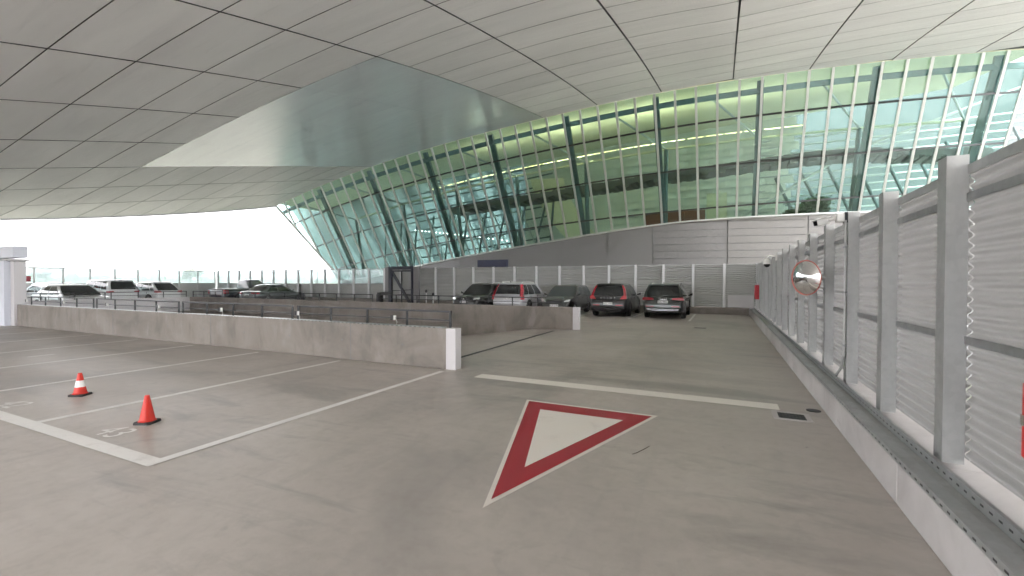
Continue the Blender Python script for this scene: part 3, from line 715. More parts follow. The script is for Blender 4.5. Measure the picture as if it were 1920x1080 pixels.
def make_car(label, loc, rz, kind='suv', L=4.5, Wd=1.85, Ht=1.64, paint_='paint_black', gh=None, wheel_r=.35, cat='car', rim='rim', tails=None, heads=None, plate=None, letters=None, rails=None, glass='car_glass', extras=(), clearance=0, group=None):
    e = empty('parked_car' if cat == 'car' else 'pickup_truck', loc, rz, label, cat, group)
    hw = Wd / 2
    xs = np.linspace(-.5, .5, 81); xs = np.sort(np.concatenate([xs, [-.497, -.492, .492, .497]]))
    zt = smooth1(np.interp(xs, *zip(*TOP[kind])), 2) * (Ht / 1.64 if kind in ('suv',) else 1); zb = smooth1(np.interp(xs, *zip(*BOT)), 2) + clearance; wd = smooth1(np.interp(xs, *zip(*WID)), 2) * hw
    wb = .305 if kind != 'pickup' else .30; axf, axr = wb * L, -wb * L + (.03 * L if kind == 'sedan' else .01 * L)
    Ra = wheel_r * 1.16
    mb = MB(); np_ = 10; vs = []
    for x_, zt_, zb_, w_ in zip(xs, zt, zb, wd):
        x = x_ * L; hgt = zt_ - zb_
        pts = [(0, zb_), (.7 * w_, zb_), (.9 * w_, zb_ + .01), (.975 * w_, zb_ + .09 * hgt), (1.0 * w_, zb_ + .36 * hgt), (.995 * w_, zb_ + .62 * hgt), (.985 * w_, zb_ + .80 * hgt), (.945 * w_, zt_ - .025), (.80 * w_, zt_), (0, zt_ + .025)]
        arch = 0
        for ax in (axf, axr):
            if abs(x - ax) < Ra: arch = max(arch, wheel_r + math.sqrt(Ra * Ra - (x - ax) ** 2) * .98)
        if arch:
            pts = [p if k < 2 else (p if p[1] > arch else ((1.012 if k < 6 else 1) * w_, arch + .002 * k)) for k, p in enumerate(pts)]
        vs += [(x, y_, z_) for y_, z_ in pts] + [(x, -y_, z_) for y_, z_ in pts[1:-1]]
    stride = np_ + np_ - 2
    order = list(range(np_)) + list(range(stride - 1, np_ - 1, -1))
    fs = []; mi = []
    for i in range(len(xs) - 1):
        for k in range(stride):
            a, b2 = order[k], order[(k + 1) % stride]
            fs.append((i * stride + a, (i + 1) * stride + a, (i + 1) * stride + b2, i * stride + b2))
            low = (k in (0, 1, 2) or k >= stride - 3); mi.append(1 if low else 0)
    fs.append(tuple(order)); fs.append(tuple((len(xs) - 1) * stride + q for q in order)); mi += [0, 0]
    mb.v = vs; mb.f = fs; mb.mi = mi
    body = mb.build('body', [paint_, 'plastic'], e, 38)
    # greenhouse
    G = dict(suv=dict(xf0=.215, xf1=.035, xr0=-.482, xr1=-.415, b0=.925, b1=.735), sedan=dict(xf0=.225, xf1=.04, xr0=-.39, xr1=-.215, b0=.91, b1=.68),
             hatch=dict(xf0=.26, xf1=.07, xr0=-.475, xr1=-.38, b0=.92, b1=.73), pickup=dict(xf0=.22, xf1=.085, xr0=-.07, xr1=-.055, b0=.91, b1=.72))[kind]
    if gh: G = {**G, **gh}
    belt = float(np.interp((G['xr0'] + G['xf0']) / 2, xs, zt)) - .03; roofz = Ht - .055
    def gp(t_):
        tt = t_; bow = .045 * math.sin(math.pi * min(max(tt, 0), 1))
        return (L * (G['xf0'] + (G['xf1'] - G['xf0']) * tt), L * (G['xr0'] + (G['xr1'] - G['xr0']) * tt), hw * (G['b0'] + (G['b1'] - G['b0']) * tt) + bow, belt + (roofz - belt) * tt)
    bul = .10
    def ring(t_, inset=0, dz=0):
        xf, xr, h_, z_ = gp(t_); out = []
        for k in range(9):
            s_ = -1 + 2 * k / 8; out.append((xf - inset + bul * (1 - s_ * s_), s_ * (h_ - inset * .9), z_ + dz))
        n_ = 10
        for k in range(1, n_): out.append((xf - inset + (xr + inset - xf + inset) * k / n_, h_ - inset * .9, z_ + dz))
        for k in range(9):
            s_ = 1 - 2 * k / 8; out.append((xr + inset - bul * .7 * (1 - s_ * s_), s_ * (h_ - inset * .9), z_ + dz))
        for k in range(1, n_): out.append((xr + inset + (xf - inset - xr - inset) * k / n_, -(h_ - inset * .9), z_ + dz))
        return out
    gm = MB(); rings = [ring(-.06), ring(.25), ring(.5), ring(.75), ring(1), ring(1, .05, .03), ring(1, .16, .05), ring(1, .45, .06)]
    n_ = len(rings[0]); gm.v = [p for r_ in rings for p in r_]
    gm.f = [(i * n_ + k, i * n_ + (k + 1) % n_, (i + 1) * n_ + (k + 1) % n_, (i + 1) * n_ + k) for i in range(len(rings) - 1) for k in range(n_)] + [tuple((len(rings) - 1) * n_ + k for k in range(n_))]
    gm.mi = [0] * len(gm.f); gm.build('roof', paint_, e, 50)
    of = .008
    def endglass(name, front, t0, t1, cov, mat):
        g2 = MB(); nu, nv = 8, 4; v2 = []
        for j in range(nv + 1):
            t_ = t0 + (t1 - t0) * j / nv; xf, xr, h_, z_ = gp(t_)
            for k in range(nu + 1):
                s_ = (-1 + 2 * k / nu) * cov
                v2.append(((xf + of + bul * (1 - s_ * s_)) if front else (xr - of - bul * .7 * (1 - s_ * s_)), s_ * h_, z_ + .002))
        g2.add(v2, [(j * (nu + 1) + k, j * (nu + 1) + k + 1, (j + 1) * (nu + 1) + k + 1, (j + 1) * (nu + 1) + k) for j in range(nv) for k in range(nu)])
        return g2.build(name, mat, e, 60)
    endglass('windscreen', True, .05, .95, .93, glass); endglass('rear_window', False, .12 if kind != 'sedan' else .06, .90, .86, glass)
    # side windows
    xf0, xr0, _, _ = gp(.08); xf1, xr1, _, _ = gp(.9)
    cuts = {'suv': [.10, .42, .72, .93], 'hatch': [.12, .45, .78, .94], 'sedan': [.10, .50, .86, .86], 'pickup': [.10, .52, .93, .93]}[kind]
    for sgn in (1, -1):
        for a, b2 in zip(cuts[:-1], cuts[1:]):
            if b2 - a < .05: continue
            v2 = []; n3 = 4
            for j in range(n3 + 1):
                t_ = .08 + .82 * j / n3; xf, xr, h_, z_ = gp(t_)
                for k in range(5):
                    q = a + .012 + (b2 - a - .024) * k / 4; v2.append((xf + (xr - xf) * q, sgn * (h_ + of), z_))
            MB().add(v2, [(j * 5 + k, j * 5 + k + 1, (j + 1) * 5 + k + 1, (j + 1) * 5 + k) for j in range(n3) for k in range(4)]).build('side_window', glass, e, 60)
        # door mirror, door seam and handle
        xm = L * (G['xf0'] - .05)
        MB().add([(xm - .06, sgn * (hw - .06), belt + .05), (xm + .05, sgn * (hw - .06), belt + .05), (xm + .03, sgn * (hw + .17), belt + .08), (xm - .07, sgn * (hw + .17), belt + .08),
                  (xm - .06, sgn * (hw - .02), belt + .10), (xm + .03, sgn * (hw - .02), belt + .10), (xm + .01, sgn * (hw + .16), belt + .20), (xm - .06, sgn * (hw + .16), belt + .20)],
                 [(3, 2, 1, 0), (4, 5, 6, 7), (0, 1, 5, 4), (1, 2, 6, 5), (2, 3, 7, 6), (3, 0, 4, 7)]).build('door_mirror', paint_, e, bevel=.02)
        for q in (.04, -.19):
            MB().box(L * q - .09, L * q + .09, min(sgn * (hw - .01), sgn * (hw + .025)), max(sgn * (hw - .01), sgn * (hw + .025)), belt - .16, belt - .125).build('door_handle', paint_, e)
        for q in (.19, -.03, -.24):
            MB().box(L * q - .004, L * q + .004, min(sgn * (hw - .03), sgn * (hw + .002)), max(sgn * (hw - .03), sgn * (hw + .002)), .34, belt - .02).build('door_seam', 'black', e)
    # wheels
    for ax in (axf, axr):
        for sgn in (1, -1):
            yw = sgn * (hw - .115)
            wh = MB().lathe([(wheel_r * .62, -.10), (wheel_r * .93, -.108), (wheel_r, -.08), (wheel_r, .08), (wheel_r * .93, .108), (wheel_r * .62, .10)], 24, axis='y').build('wheel', 'tyre', e, 40, (ax, yw, wheel_r))
            rm = MB(); rm.lathe([(wheel_r * .64, .04), (wheel_r * .66, .104), (wheel_r * .6, .106), (wheel_r * .57, .06), (wheel_r * .2, .07)], 20, axis='y')
            for q in range(5):
                a = q * 2 * math.pi / 5; rm.bar((math.cos(a) * .04, .09, math.sin(a) * .04), (math.cos(a) * wheel_r * .6, .1, math.sin(a) * wheel_r * .6), .06, .03, (0, 1, 0))
            ro = rm.build('rim', rim, wh); ro.scale = (1, sgn, 1)
    xr_, xf_ = -L / 2, L / 2
    MB().box(xr_ - .02, xr_ + .3, -hw * .72, hw * .72, .30 + clearance, .40 + clearance).build('rear_bumper', 'plastic', e, bevel=.03)
    MB().box(xf_ - .25, xf_ + .012, -hw * .60, hw * .60, .27 + clearance, .40 + clearance).build('front_bumper', 'plastic', e, bevel=.03)
    def rear_poly(name, poly, mat, depth=.3, x=None, both=True):
        x = xr_ + .012 if x is None else x
        for sgn in ((1, -1) if both else (1,)):
            MB().prism([(sgn * a, b2) for a, b2 in poly], lambda a, b2: (x - .012 + .10 * max(0, abs(a) / hw - .72), a, b2), lambda a, b2: (x + depth, a, b2)).build(name, mat, e, bevel=.012)
    def front_poly(name, poly, mat, depth=.3, x=None, both=True, bow=.5):
        x = xf_ - .01 if x is None else x
        for sgn in ((1, -1) if both else (1,)):
            MB().prism([(sgn * a, b2) for a, b2 in poly], lambda a, b2: (x + .012 - bow * max(0, abs(a) / hw - .55) - .25 * max(0, b2 - .6), a, b2), lambda a, b2: (x - depth, a, b2)).build(name, mat, e, bevel=.01)
    if tails: 
        for name, poly, mat in tails: rear_poly(name, poly, mat)
    for it in extras: it(e, locals())
    if heads:
        for name, poly, mat, both in heads: front_poly(name, poly, mat, both=both)
    if plate:
        txt, px, pz = plate; f_ = 1 if px > 0 else -1
        xx = (xf_ + .022) if f_ > 0 else (xr_ - .03)
        if f_ > 0: xx -= .25 * max(0, pz - .6)
        pl = MB().box(min(xx, xx - f_ * .05), max(xx, xx - f_ * .05), -.22, .22, pz - .06, pz + .06).build('number_plate', 'plate_white', e, bevel=.004)
        to = inst('plate_text', text_mesh('plate_text', txt, .105, 'plate_ink'), pl); to.location = (xx + f_ * .003, 0, pz); to.rotation_euler = (math.radians(90), 0, math.radians(90 if f_ > 0 else -90))
    if letters:
        txt, zl, sz, sp = letters
        for k, ch in enumerate(txt):
            to = inst('badge_letter', text_mesh('badge_letter', ch, sz, 'chrome', .004), e); to.location = (xr_ - .028 + letters_dx(kind), -(k - (len(txt) - 1) / 2) * -sp * -1, zl); to.rotation_euler = (math.radians(90), 0, math.radians(-90))
    if rails:
        for sgn in (1, -1):
            ra, rb_ = L * G['xf1'] - .15, L * G['xr1'] + .15; y_ = sgn * (hw * G['b1'] - .05)
            MB().tube([(ra, y_, roofz + .0), (ra - .12, y_, roofz + .07), ((ra + rb_) / 2, y_, roofz + .085), (rb_ + .12, y_, roofz + .07), (rb_, y_, roofz)], .018, 8).build('roof_rail', rails, e, 50)
    MB().tube([(L * G['xr1'] + .15, 0, Ht - .03), (L * G['xr1'] - .0, 0, Ht + .07)], [.03, .012], 6).build('aerial', 'black', e)
    return e
def letters_dx(kind): return 0
def tall_lamps(mat):
    def f(e, lc):
        gp, hw = lc['gp'], lc['hw']
        for sgn in (1, -1):
            P = []
            for t_ in (-.05, .3, .62, .93):
                xf, xr, h_, z_ = gp(t_); w0 = .12 - .05 * t_
                P += [(xr - .03, sgn * (h_ - w0), z_), (xr - .005, sgn * (h_ + .012), z_), (xr + .16, sgn * (h_ + .012), z_)]
            fs = []
            for k in range(3): fs += [(3 * k, 3 * k + 1, 3 * k + 4, 3 * k + 3), (3 * k + 1, 3 * k + 2, 3 * k + 5, 3 * k + 4)]
            MB().add(P, fs + [(0, 2, 1), (9, 10, 11)]).build('tail_light', mat, e)
    return f
def spoiler(mat):
    def f(e, lc):
        xf, xr, h_, z_ = lc['gp'](1.0)
        MB().box(xr - .16, xr + .12, -h_ * .92, h_ * .92, z_ - .02, z_ + .02).build('spoiler', mat, e, bevel=.015)
    return f
def ringbadge(e, lc):
    for k in range(4): 
        mb = MB(); pts = [(lc['xr_'] - .03, -.12 + k * .08 + .05 * math.cos(a), .93 + .05 * math.sin(a)) for a in np.linspace(0, 2 * math.pi, 17)]
        mb.tube(pts, .008, 5, False).build('badge_ring', 'chrome', e)
def wiper(e, lc):
    xf, xr, h_, z_ = lc['gp'](.2)
    MB().bar((xr - .1, -.25, z_ + .0), (xr - .1, .12, z_ + .03), .02, .03).build('wiper', 'black', e)
def diffuser(e, lc):
    hw, x = lc['hw'], lc['xr_']
    MB().prism([(-.78 * hw, .48), (.78 * hw, .48), (.72 * hw, .42), (.45 * hw, .39), (-.45 * hw, .39), (-.72 * hw, .42)], lambda a, b2: (x - .04, a, b2), lambda a, b2: (x + .1, a, b2)).build('skid_plate', 'rim', e, bevel=.01)
    MB().prism([(-.66 * hw, .46), (.66 * hw, .46), (.6 * hw, .435), (-.6 * hw, .435)], lambda a, b2: (x - .046, a, b2), lambda a, b2: (x, a, b2)).build('skid_inset', 'plastic', e)
def reflectors(e, lc):
    hw, x = lc['hw'], lc['xr_']
    for s_ in (1, -1): MB().box(x - .035, x + .1, min(s_ * .42 * hw, s_ * .78 * hw), max(s_ * .42 * hw, s_ * .78 * hw), .565, .60).build('reflector', 'tail_red', e)
def grille(z0, z1, w, mat='black', bars=3, badge=True):
    def f(e, lc):
        x = lc['xf_']; 
        g_ = MB().box(x - .12, x + .006, -w, w, z0, z1).build('grille', mat, e, bevel=.02)
        for k in range(bars):
            zz_ = z0 + (z1 - z0) * (k + .5) / bars
            MB().box(x - .05, x + .012, -w * .95, w * .95, zz_ - .008, zz_ + .008).build('grille_bar', 'chrome', g_)
        if badge: MB().lathe([(.055, -.01), (.06, .0), (.04, .012)], 16, (0, 0, 0), 'y').build('badge', 'chrome', g_, None, None)
        if badge: g_.children[-1].matrix_local = Matrix.Translation((x + .015, 0, (z0 + z1) / 2)) @ Matrix.Rotation(math.radians(-90), 4, 'Z')
    return f
UP, DN = math.pi / 2, -math.pi / 2         # nose away from / towards the viewer
CARG = 'cars parked along the far fence'
# black crossover with tall red lamps
make_car('black crossover with tall red tail lights and spaced letters across its tailgate', (-5.06, 23.75, 0), UP, 'suv', 4.35, 1.84, 1.63, 'paint_black', dict(xr1=-.40, xr0=-.478, b1=.70), .36, rim='dark_rim',
         tails=[('tail_light', [(.62 * .92, .86), (.96 * .92, .88), (.97 * .92, 1.02), (.80 * .92, 1.06), (.72 * .92, .99)], 'tail_lit')], plate=('BCC 7700', -1, .66),
         extras=[tall_lamps('tail_red'), spoiler('black'), wiper, reflectors], letters=('OVLOV', .93, .10, .17), group=CARG)
make_car('dark suv with wide tail lights and silver skid plate, nearest the right fence', (-2.52, 23.75, 0), UP, 'suv', 4.5, 1.86, 1.63, 'paint_green', dict(b1=.72), .37, rim='dark_rim',
         tails=[('tail_light', [(.42 * .93, .88), (.97 * .93, .86), (.985 * .93, .96), (.9 * .93, 1.01), (.45 * .93, .97)], 'tail_red')], plate=('SCC 9006', -1, .79),
         extras=[spoiler('paint_green'), wiper, reflectors, diffuser, ringbadge], rails='chrome', group=CARG)
make_car('black hatchback with clear headlamps facing the ramp, beside the silver car', (-7.75, 23.55, 0), DN, 'hatch', 4.25, 1.69, 1.52, 'paint_bronze', dict(b1=.74), .32,
         heads=[('headlight', [(.50 * .845, .66), (.86 * .845, .70), (.93 * .845, .82), (.72 * .845, .80)], 'headlamp', True)], plate=('ACE 2187', 1, .50),
         extras=[grille(.62, .74, .42, 'black', 2)], glass='car_glass_clear', group=CARG)
make_car('silver crossover with tall red rear lamps and white roof rails', (-10.35, 23.55, 0), UP, 'suv', 4.5, 1.82, 1.66, 'paint_silver', dict(b1=.72, xr1=-.405), .35,
         tails=[('tail_light', [(.86 * .91, .76), (.97 * .91, .76), (.985 * .91, .98), (.87 * .91, .99)], 'tail_lit'), ('bumper_trim', [(.0, .52), (.9 * .91, .52), (.92 * .91, .58), (.0, .58)], 'paint_silver')], plate=('AAB 7419', -1, .82),
         extras=[tall_lamps('tail_red'), spoiler('paint_silver'), wiper], rails='cam_white', group=CARG)
make_car('charcoal sports crossover facing the ramp with bright lower trim and white roof rails', (-12.95, 23.45, 0), DN, 'suv', 4.45, 1.84, 1.60, 'paint_charcoal', dict(b1=.72), .36, rim='dark_rim',
         heads=[('headlight', [(.60 * .92, .70), (.93 * .92, .73), (.97 * .92, .82), (.66 * .92, .80)], 'headlamp', True), ('trim', [(.50 * .92, .40), (.56 * .92, .40), (.84 * .92, .60), (.78 * .92, .62)], 'chrome', True)], plate=('SBT 2206', 1, .58),
         extras=[grille(.66, .80, .40, 'black', 0)], rails='cam_white', group=CARG)
make_car('dark grey sedan with red tail light behind the far ramp parapet', (-30.1, 22.6, 0), UP + .05, 'sedan', 4.5, 1.80, 1.45, 'paint_grey', None, .33,
         tails=[('tail_light', [(.45 * .90, .80), (.97 * .90, .78), (.985 * .90, .90), (.5 * .90, .90)], 'tail_red')], plate=('SDA 4410', -1, .72), group='cars parked left of the gate')
def bed(e, lc):
    L, hw = lc['L'], lc['hw']
    MB().box(-L * .485, -L * .085, -hw * .80, hw * .80, 1.07, 1.12).build('bed_cover', 'black', e, bevel=.02)
    for s_ in (1, -1): MB().box(-L * .49, -L * .08, min(s_ * hw * .80, s_ * hw * .95), max(s_ * hw * .80, s_ * hw * .95), 1.06, 1.10).build('bed_rail', 'plastic', e, bevel=.015)
    MB().box(-L / 2 - .03, -L / 2 + .05, -hw * .62, hw * .62, .68, 1.02).build('tailgate', 'paint_lightsilver', e, bevel=.03)
make_car('dark pickup truck with covered bed partly behind the grey sedan', (-33.5, 22.9, 0), UP + .05, 'pickup', 5.1, 1.86, 1.80, 'paint_navy', None, .37, cat='pickup', clearance=.1,
         tails=[('tail_light', [(.80 * .93, .76), (.98 * .93, .76), (.98 * .93, 1.02), (.80 * .93, 1.02)], 'tail_red')], extras=[bed], glass='car_glass_clear', group='cars parked left of the gate')
make_car('white sedan with dark windscreen facing the pale parapet', (-31.2, 11.6, 0), 0.03, 'sedan', 4.7, 1.82, 1.50, 'paint_whitecar', None, .33,
         heads=[('headlight', [(.50 * .91, .60), (.90 * .91, .62), (.95 * .91, .72), (.6 * .91, .70)], 'headlamp', True)], extras=[grille(.45, .6, .5, 'black', 2)], group='white cars by the glazed fence')
make_car('white suv seen from behind, wide dark rear window, behind the white sedan', (-39.2, 16.2, 0), math.pi + .1, 'suv', 4.6, 1.86, 1.76, 'paint_whitecar', dict(b1=.74), .36,
         tails=[('tail_light', [(.6 * .93, .90), (.97 * .93, .88), (.985 * .93, .99), (.7 * .93, 1.0)], 'tail_red')], extras=[spoiler('paint_whitecar'), wiper], group='white cars by the glazed fence')
make_car('white hatchback with sloping dark rear window and red lamp, right of the white suv', (-38.9, 18.9, 0), math.pi + .1, 'hatch', 4.3, 1.8, 1.62, 'paint_whitecar', dict(xr0=-.48, xr1=-.30), .34,
         tails=[('tail_light', [(.6 * .90, .86), (.97 * .90, .84), (.985 * .90, .98), (.7 * .90, .97)], 'tail_lit')], extras=[spoiler('black')], group='white cars by the glazed fence')
make_car('silver white car at far left, mostly hidden behind the white sedan', (-38.8, 13.3, 0), math.pi + .05, 'hatch', 4.2, 1.8, 1.55, 'paint_lightsilver', None, .34,
         tails=[('tail_light', [(.7 * .90, .8), (.97 * .90, .8), (.985 * .90, .95), (.75 * .90, .95)], 'tail_red')], group='white cars by the glazed fence')

# ================================================================== SMALL THINGS
def cone(loc, rz, band, label):
    e = empty('traffic_cone', loc, rz, label, 'cone', 'traffic cones in the parking bays')
    R_ = lambda h: .080 - (h - .03) / .30 * .056
    bs = .105; MB().prism([(-bs, -bs + .02), (-bs + .02, -bs), (bs - .02, -bs), (bs, -bs + .02), (bs, bs - .02), (bs - .02, bs), (-bs + .02, bs), (-bs, bs - .02)], lambda a, b2: (a, b2, .0), lambda a, b2: (a * .95, b2 * .95, .03)).build('base', 'rubber', e, bevel=.006)
    def seg(name, h0, h1, mat, o_=0): MB().lathe([(R_(h0) + o_, h0), (R_(h1) + o_, h1)], 24).build(name, mat, e, 40)
    if band: seg('cone_lower', .03, .13, 'cone_orange'); seg('white_band', .13, .225, 'cone_white', .001); seg('cone_upper', .225, .315, 'cone_orange')
    else: seg('cone_body', .03, .325, 'cone_orange')
    MB().lathe([(R_(.315) if band else R_(.325), .315 if band else .325), (R_(.325) * .9, .332)], 20).build('tip', 'cone_orange', e)
    MB().lathe([(.092, .03), (.080, .045)], 24).build('collar', 'cone_orange', e)
cone((-8.6, 3.27, 0), .5, True, 'orange traffic cone with a white band on a black base')
cone((-6.22, 2.98, 0), .45, False, 'plain red orange traffic cone without a band on a black base')

dg = empty('floor_drain', (.79, 6.63, .004), 0, 'square floor drain with dark grate at the end of the white stop line', 'drain')
MB().box(-.21, .21, -.19, -.14, 0, .006).box(-.21, .21, .14, .19, 0, .006).box(-.21, -.15, -.139, .139, 0, .006).box(.15, .21, -.139, .139, 0, .006).build('frame', 'kerb_concrete', dg)
MB().box(-.15, .15, -.14, .14, -.002, .001).build('pit', 'black', dg)
for k in range(7): MB().box(-.15 + .0375 * (k + .7), -.15 + .0375 * (k + .7) + .014, -.139, .139, .0012, .005).build('grate_bar', 'dark_steel', dg)
for k in range(3): MB().box(-.149, .149, -.08 + .08 * k - .008, -.08 + .08 * k + .008, .0052, .0072).build('grate_bar', 'dark_steel', dg)
tag(MB().lathe([(.085, .0), (.085, .006), (.07, .009)], 24, (1.09, 7.06, .002)).build('manhole_cover', 'dark_steel'), 'small round dark metal cap on the floor beside the kerb', 'cap')
tag(MB().box(-.98, -.58, 17.9, 18.12, .003, .009).build('floor_hatch', 'dark_steel'), 'small dark hatch plate in the floor before the empty far bay', 'hatch')
tag(MB().tube([(-.80, 4.48, .008), (-.76, 4.54, .010), (-.73, 4.62, .010), (-.68, 4.77, .008)], .003, 5).build('twig', 'bark'), 'thin curved twig on the floor right of the red triangle', 'twig')

# convex traffic mirror
MC = Vector((1.18, 8.45, 1.775)); MN = Vector((-.80, -.60, -.04)).normalized()
cmr = empty('convex_mirror', MC, 0, 'round convex traffic mirror with a red rim on the right fence', 'mirror')
rotm = MN.to_track_quat('Z', 'Y').to_matrix().to_4x4()
mir = MB().lathe([(.0001, .07), (.06, .067), (.12, .057), (.18, .041), (.235, .018), (.265, .0)], 36).build('mirror_face', 'mirror', cmr, 60); mir.matrix_local = rotm
ringp = [(.275 * math.cos(a), .275 * math.sin(a), 0) for a in np.linspace(0, 2 * math.pi, 37)]
o = MB().tube(ringp, .009, 8, False).build('rim', 'rim_red', cmr, 60); o.matrix_local = rotm
o = MB().lathe([(.27, -.002), (.25, -.03), (.1, -.05)], 30).build('back_shell', 'black', cmr, 40); o.matrix_local = rotm
MB().tube([-MN * .05, (.18, .22, .0), (.295, .24, 0)], .02, 8).build('arm', 'galvanised', cmr)

# cameras
def conduit(name, y, ztop_, label, parts):
    e = empty(name, (1.455, y, .37), 0, label, 'conduit', 'cable conduits on the right fence')
    for k in range(parts):
        MB().tube([(-.01, .02 + .04 * k, ztop_ - .37), (-.01, .02 + .04 * k, .35), (-.03, .08 + .05 * k, .18), (-.05, .25 + .05 * k, .05), (-.06, .4 + .05 * k, .0)], .011, 8).build('pipe', 'galvanised', e, 50)
    for z in (.5, 1.2, 1.8): MB().box(-.026, .012, -.0, .03 + .04 * parts, z - .012, z + .012).build('clip', 'galvanised_dull', e)
conduit('conduit', 7.20, 2.52, 'pair of steel conduits under the white bullet camera', 2)
conduit('conduit', 15.85, 2.38, 'thin steel conduits under the white dome camera', 2)
bc = empty('bullet_camera', (1.47, 7.3, 2.56), 0, 'white bullet security camera on an arm at the right fence top', 'camera', 'security cameras')
MB().box(-.03, .0, -.07, .07, -.07, .07).build('bracket', 'dark_steel', bc); MB().box(-.12, -.031, -.06, .06, -.055, .06).build('junction_box', 'cam_white', bc, bevel=.012)
MB().tube([(-.12, .0, .0), (-.17, .05, -.01), (-.2, .09, -.02)], .022, 8).build('arm', 'cam_white', bc, 50)
p0, p1 = Vector((-.19, .10, -.015)), Vector((-.345, .02, -.055)); 
MB().bar(p0, p1, .085, .085).build('camera_body', 'cam_white', bc, bevel=.02); MB().bar(p0 + Vector((0, 0, .05)), p1 + Vector((-.03, -.015, .045)), .10, .012).build('sunshield', 'cam_white', bc)
MB().bar(p1, p1 + (p1 - p0).normalized() * .006, .066, .066).build('lens', 'lens', bc)
dc = empty('dome_camera', (1.47, 15.9, 2.46), 0, 'white dome security camera hanging from a bracket on the right fence', 'camera', 'security cameras')
MB().box(-.05, .0, -.06, .06, -.09, .07).build('bracket', 'cam_white', dc, bevel=.01); MB().tube([(-.05, 0, .05), (-.2, 0, .07), (-.26, 0, .03), (-.27, 0, -.04)], .03, 8).build('arm', 'cam_white', dc, 50)
MB().lathe([(.05, -.02), (.09, -.06), (.105, -.15), (.115, -.2)], 20, (-.27, 0, 0)).build('housing', 'cam_white', dc, 50); MB().lathe([(.085, -.2), (.085, -.23), (.06, -.275), (.02, -.295)], 20, (-.27, 0, 0)).build('dome', 'lens', dc, 60)
# fire hose boxes
def hosebox(loc, size, label):
    e = empty('fire_hose_box', loc, 0, label, 'fire box', 'red fire boxes'); sx, sy, sz = size
    MB().box(-sx, 0, -sy / 2, sy / 2, 0, sz).build('cabinet', 'hose_red', e, bevel=.012); MB().box(-sx - .012, -sx - .001, -sy / 2 + .02, sy / 2 - .02, .02, sz - .02).build('door', 'hose_red', e, bevel=.004)
    MB().box(-sx - .03, -sx - .012, sy / 2 - .08, sy / 2 - .05, sz * .45, sz * .58).build('handle', 'chrome', e)
hosebox((1.47, 23.7, .92), (.16, .55, .66), 'red fire hose cabinet at the far end of the right fence')
hosebox((1.52, 3.012, .79), (.12, .40, .42), 'red fire box at the right edge of the picture')

# gate frame before the far fence
gt = empty('gate_frame', (-20.3, 24.6, 0), 0, 'dark navy steel gate frame with a diagonal brace before the far fence', 'gate')
for x0, x1 in ((-.72, -.5), (1.2, 1.3)): MB().box(x0, x1, -.1, .1, 0, 2.72).build('upright', 'navy_steel', gt)
MB().box(-.5, 1.2, -.1, .1, 2.5, 2.72).build('lintel', 'navy_steel', gt); MB().box(-.48, 1.18, -.08, -.02, 2.36, 2.46).build('lower_lintel', 'navy_steel', gt)
MB().bar((-.45, -.02, 2.36), (1.15, -.02, .1), .16, .1, (0, 1, 0)).build('brace', 'navy_steel', gt); MB().box(.28, .36, .0, .06, 0, 2.36).build('mid_post', 'dark_steel', gt)
for z in (.75, 1.05): MB().bar((-.5, .03, z), (1.2, .03, z + .08), .05, .05).build('rail', 'dark_steel', gt)
MB().box(1.3, 1.78, .05, .16, 0, 2.70).build('side_panel', 'cladding', gt); MB().box(-1.15, -.73, .05, .16, 0, 2.70).build('side_panel', 'cladding', gt)
bm_ = empty('barrier_unit', (-20.9, 23.6, 0), 0, 'low black barrier unit beside the navy gate frame', 'barrier')
MB().box(-.2, .1, -.15, .15, 0, .95).build('post', 'black', bm_, bevel=.02); MB().box(.0, .95, -.1, .1, .78, .98).build('arm_box', 'black', bm_, bevel=.03)
for k, x in enumerate((-17.9, -17.35)):
    vp = empty('standpipe', (x, 24.6, 0), 0, 'thin white standpipe with dark valve, ' + ('left' if k == 0 else 'right') + ' of the two right of the gate', 'pipe', 'standpipes by the gate')
    MB().tube([(0, 0, 0), (0, 0, .95 - .2 * k)], .04, 8).build('pipe', 'cam_white', vp); MB().lathe([(.03, 0), (.08, .06), (.08, .14), (.03, .2)], 10, (0, 0, .95 - .2 * k)).build('valve', 'dark_steel', vp)
sg = empty('navy_sign', (-16.3, 31.2, -6), 0, 'dark navy box sign showing just above the far fence', 'sign')
MB().box(-1.4, 1.2, -.1, .1, 8.7, 9.4).build('panel', 'sign_navy', sg); MB().tube([(-.1, .15, 0), (-.1, .15, 9)], .08, 8).build('pole', 'dark_steel', sg)
rs = empty('red_sign', (-41.6, 12.6, 0), 0, 'small dark red board above the hidden silver car', 'sign')
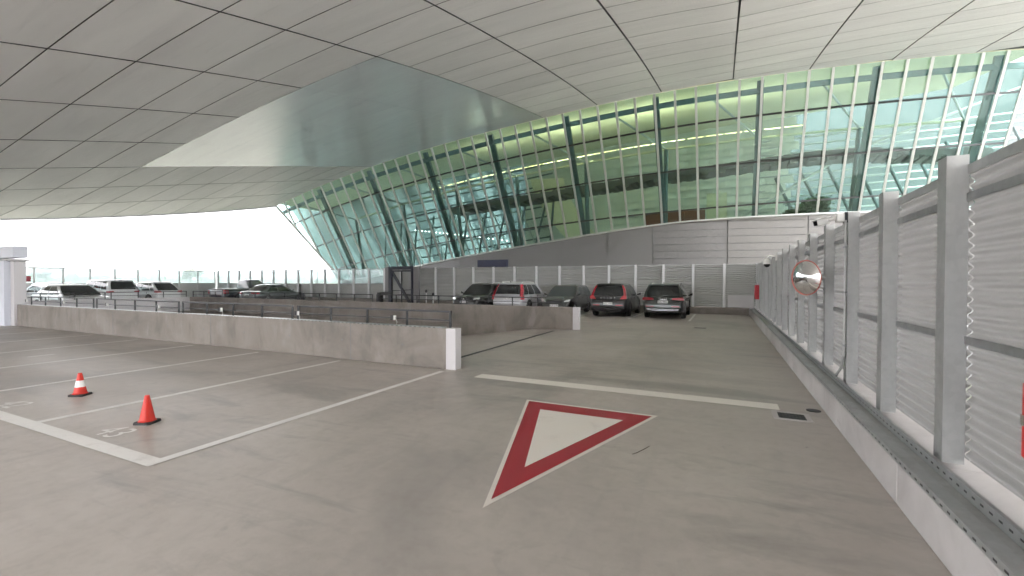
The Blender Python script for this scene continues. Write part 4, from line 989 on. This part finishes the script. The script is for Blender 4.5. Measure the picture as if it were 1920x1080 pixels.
MB().box(-.03, .03, -.75, .75, 1.62, 1.98).build('board', 'sign_red', rs); MB().tube([(.06, 0, 0), (.06, 0, 1.9)], .03, 6).build('pole', 'dark_steel', rs)
lpz = empty('lamp_post', (-58, 51, -6), 0, 'thin distant lamp post left of the glass wall', 'lamp post')
MB().tube([(0, 0, 0), (0, 0, 10.4)], [.12, .06], 8).build('pole', 'dark_steel', lpz); MB().bar((0, 0, 10.4), (-.7, 0, 10.5), .12, .08).build('lamp_head', 'dark_steel', lpz)

# distant trees in the haze
rt = random.Random(5)
TREES = [(-350, 195, 9, 'broad pale tree above the fence left of the dark pickup'), (-520, 176, 12, 'large hazy tree beside the white kiosk'), (-640, 212, 11, 'hazy tree behind the white sedan')]
for x, y_, r_, lb in TREES:
    plant('distant_tree', (x, y_, -6), r_, r_ * .62, 1800, r_ * .12, int(-x), lb, 'tree', 'leaf_far', r_ * .9, 'distant hazy trees', r_ * .05)
# low far wood along the horizon
fw = MB()
for k in range(2600):
    a = rt.uniform(math.radians(100), math.radians(178)); R_ = rt.uniform(700, 900); p = Vector((math.cos(a) * R_, math.sin(a) * R_, -6 + abs(rt.gauss(0, 4.5)))); s_ = rt.uniform(4, 9)
    u = Vector((-math.sin(a), math.cos(a), 0)); fw.add([p - u * s_ - Vector((0, 0, 3)), p + u * s_ - Vector((0, 0, 3)), p + u * s_ * .5 + Vector((0, 0, s_ * .5)), p - u * s_ * .4 + Vector((0, 0, s_ * .6))], [(0, 1, 2, 3)])
tag(fw.build('far_wood', 'leaf_far'), 'low hazy line of woods on the horizon', 'wood', kind='stuff')

# air
hz = MB().box(-1200, 400, -400, 1200, -8, 45).build('haze', 'fascia'); hz.data.materials.clear()
hm_ = bpy.data.materials.new('haze'); hm_.use_nodes = True; t = hm_.node_tree; t.nodes.clear()
oo = t.nodes.new('ShaderNodeOutputMaterial'); pv = t.nodes.new('ShaderNodeVolumePrincipled'); pv.inputs['Color'].default_value = (.93, .95, .97, 1); pv.inputs['Density'].default_value = .0010
t.links.new(pv.outputs[0], oo.inputs['Volume']); hz.data.materials.append(hm_); tag(hz, 'pale even haze over the distance', 'haze', kind='stuff')
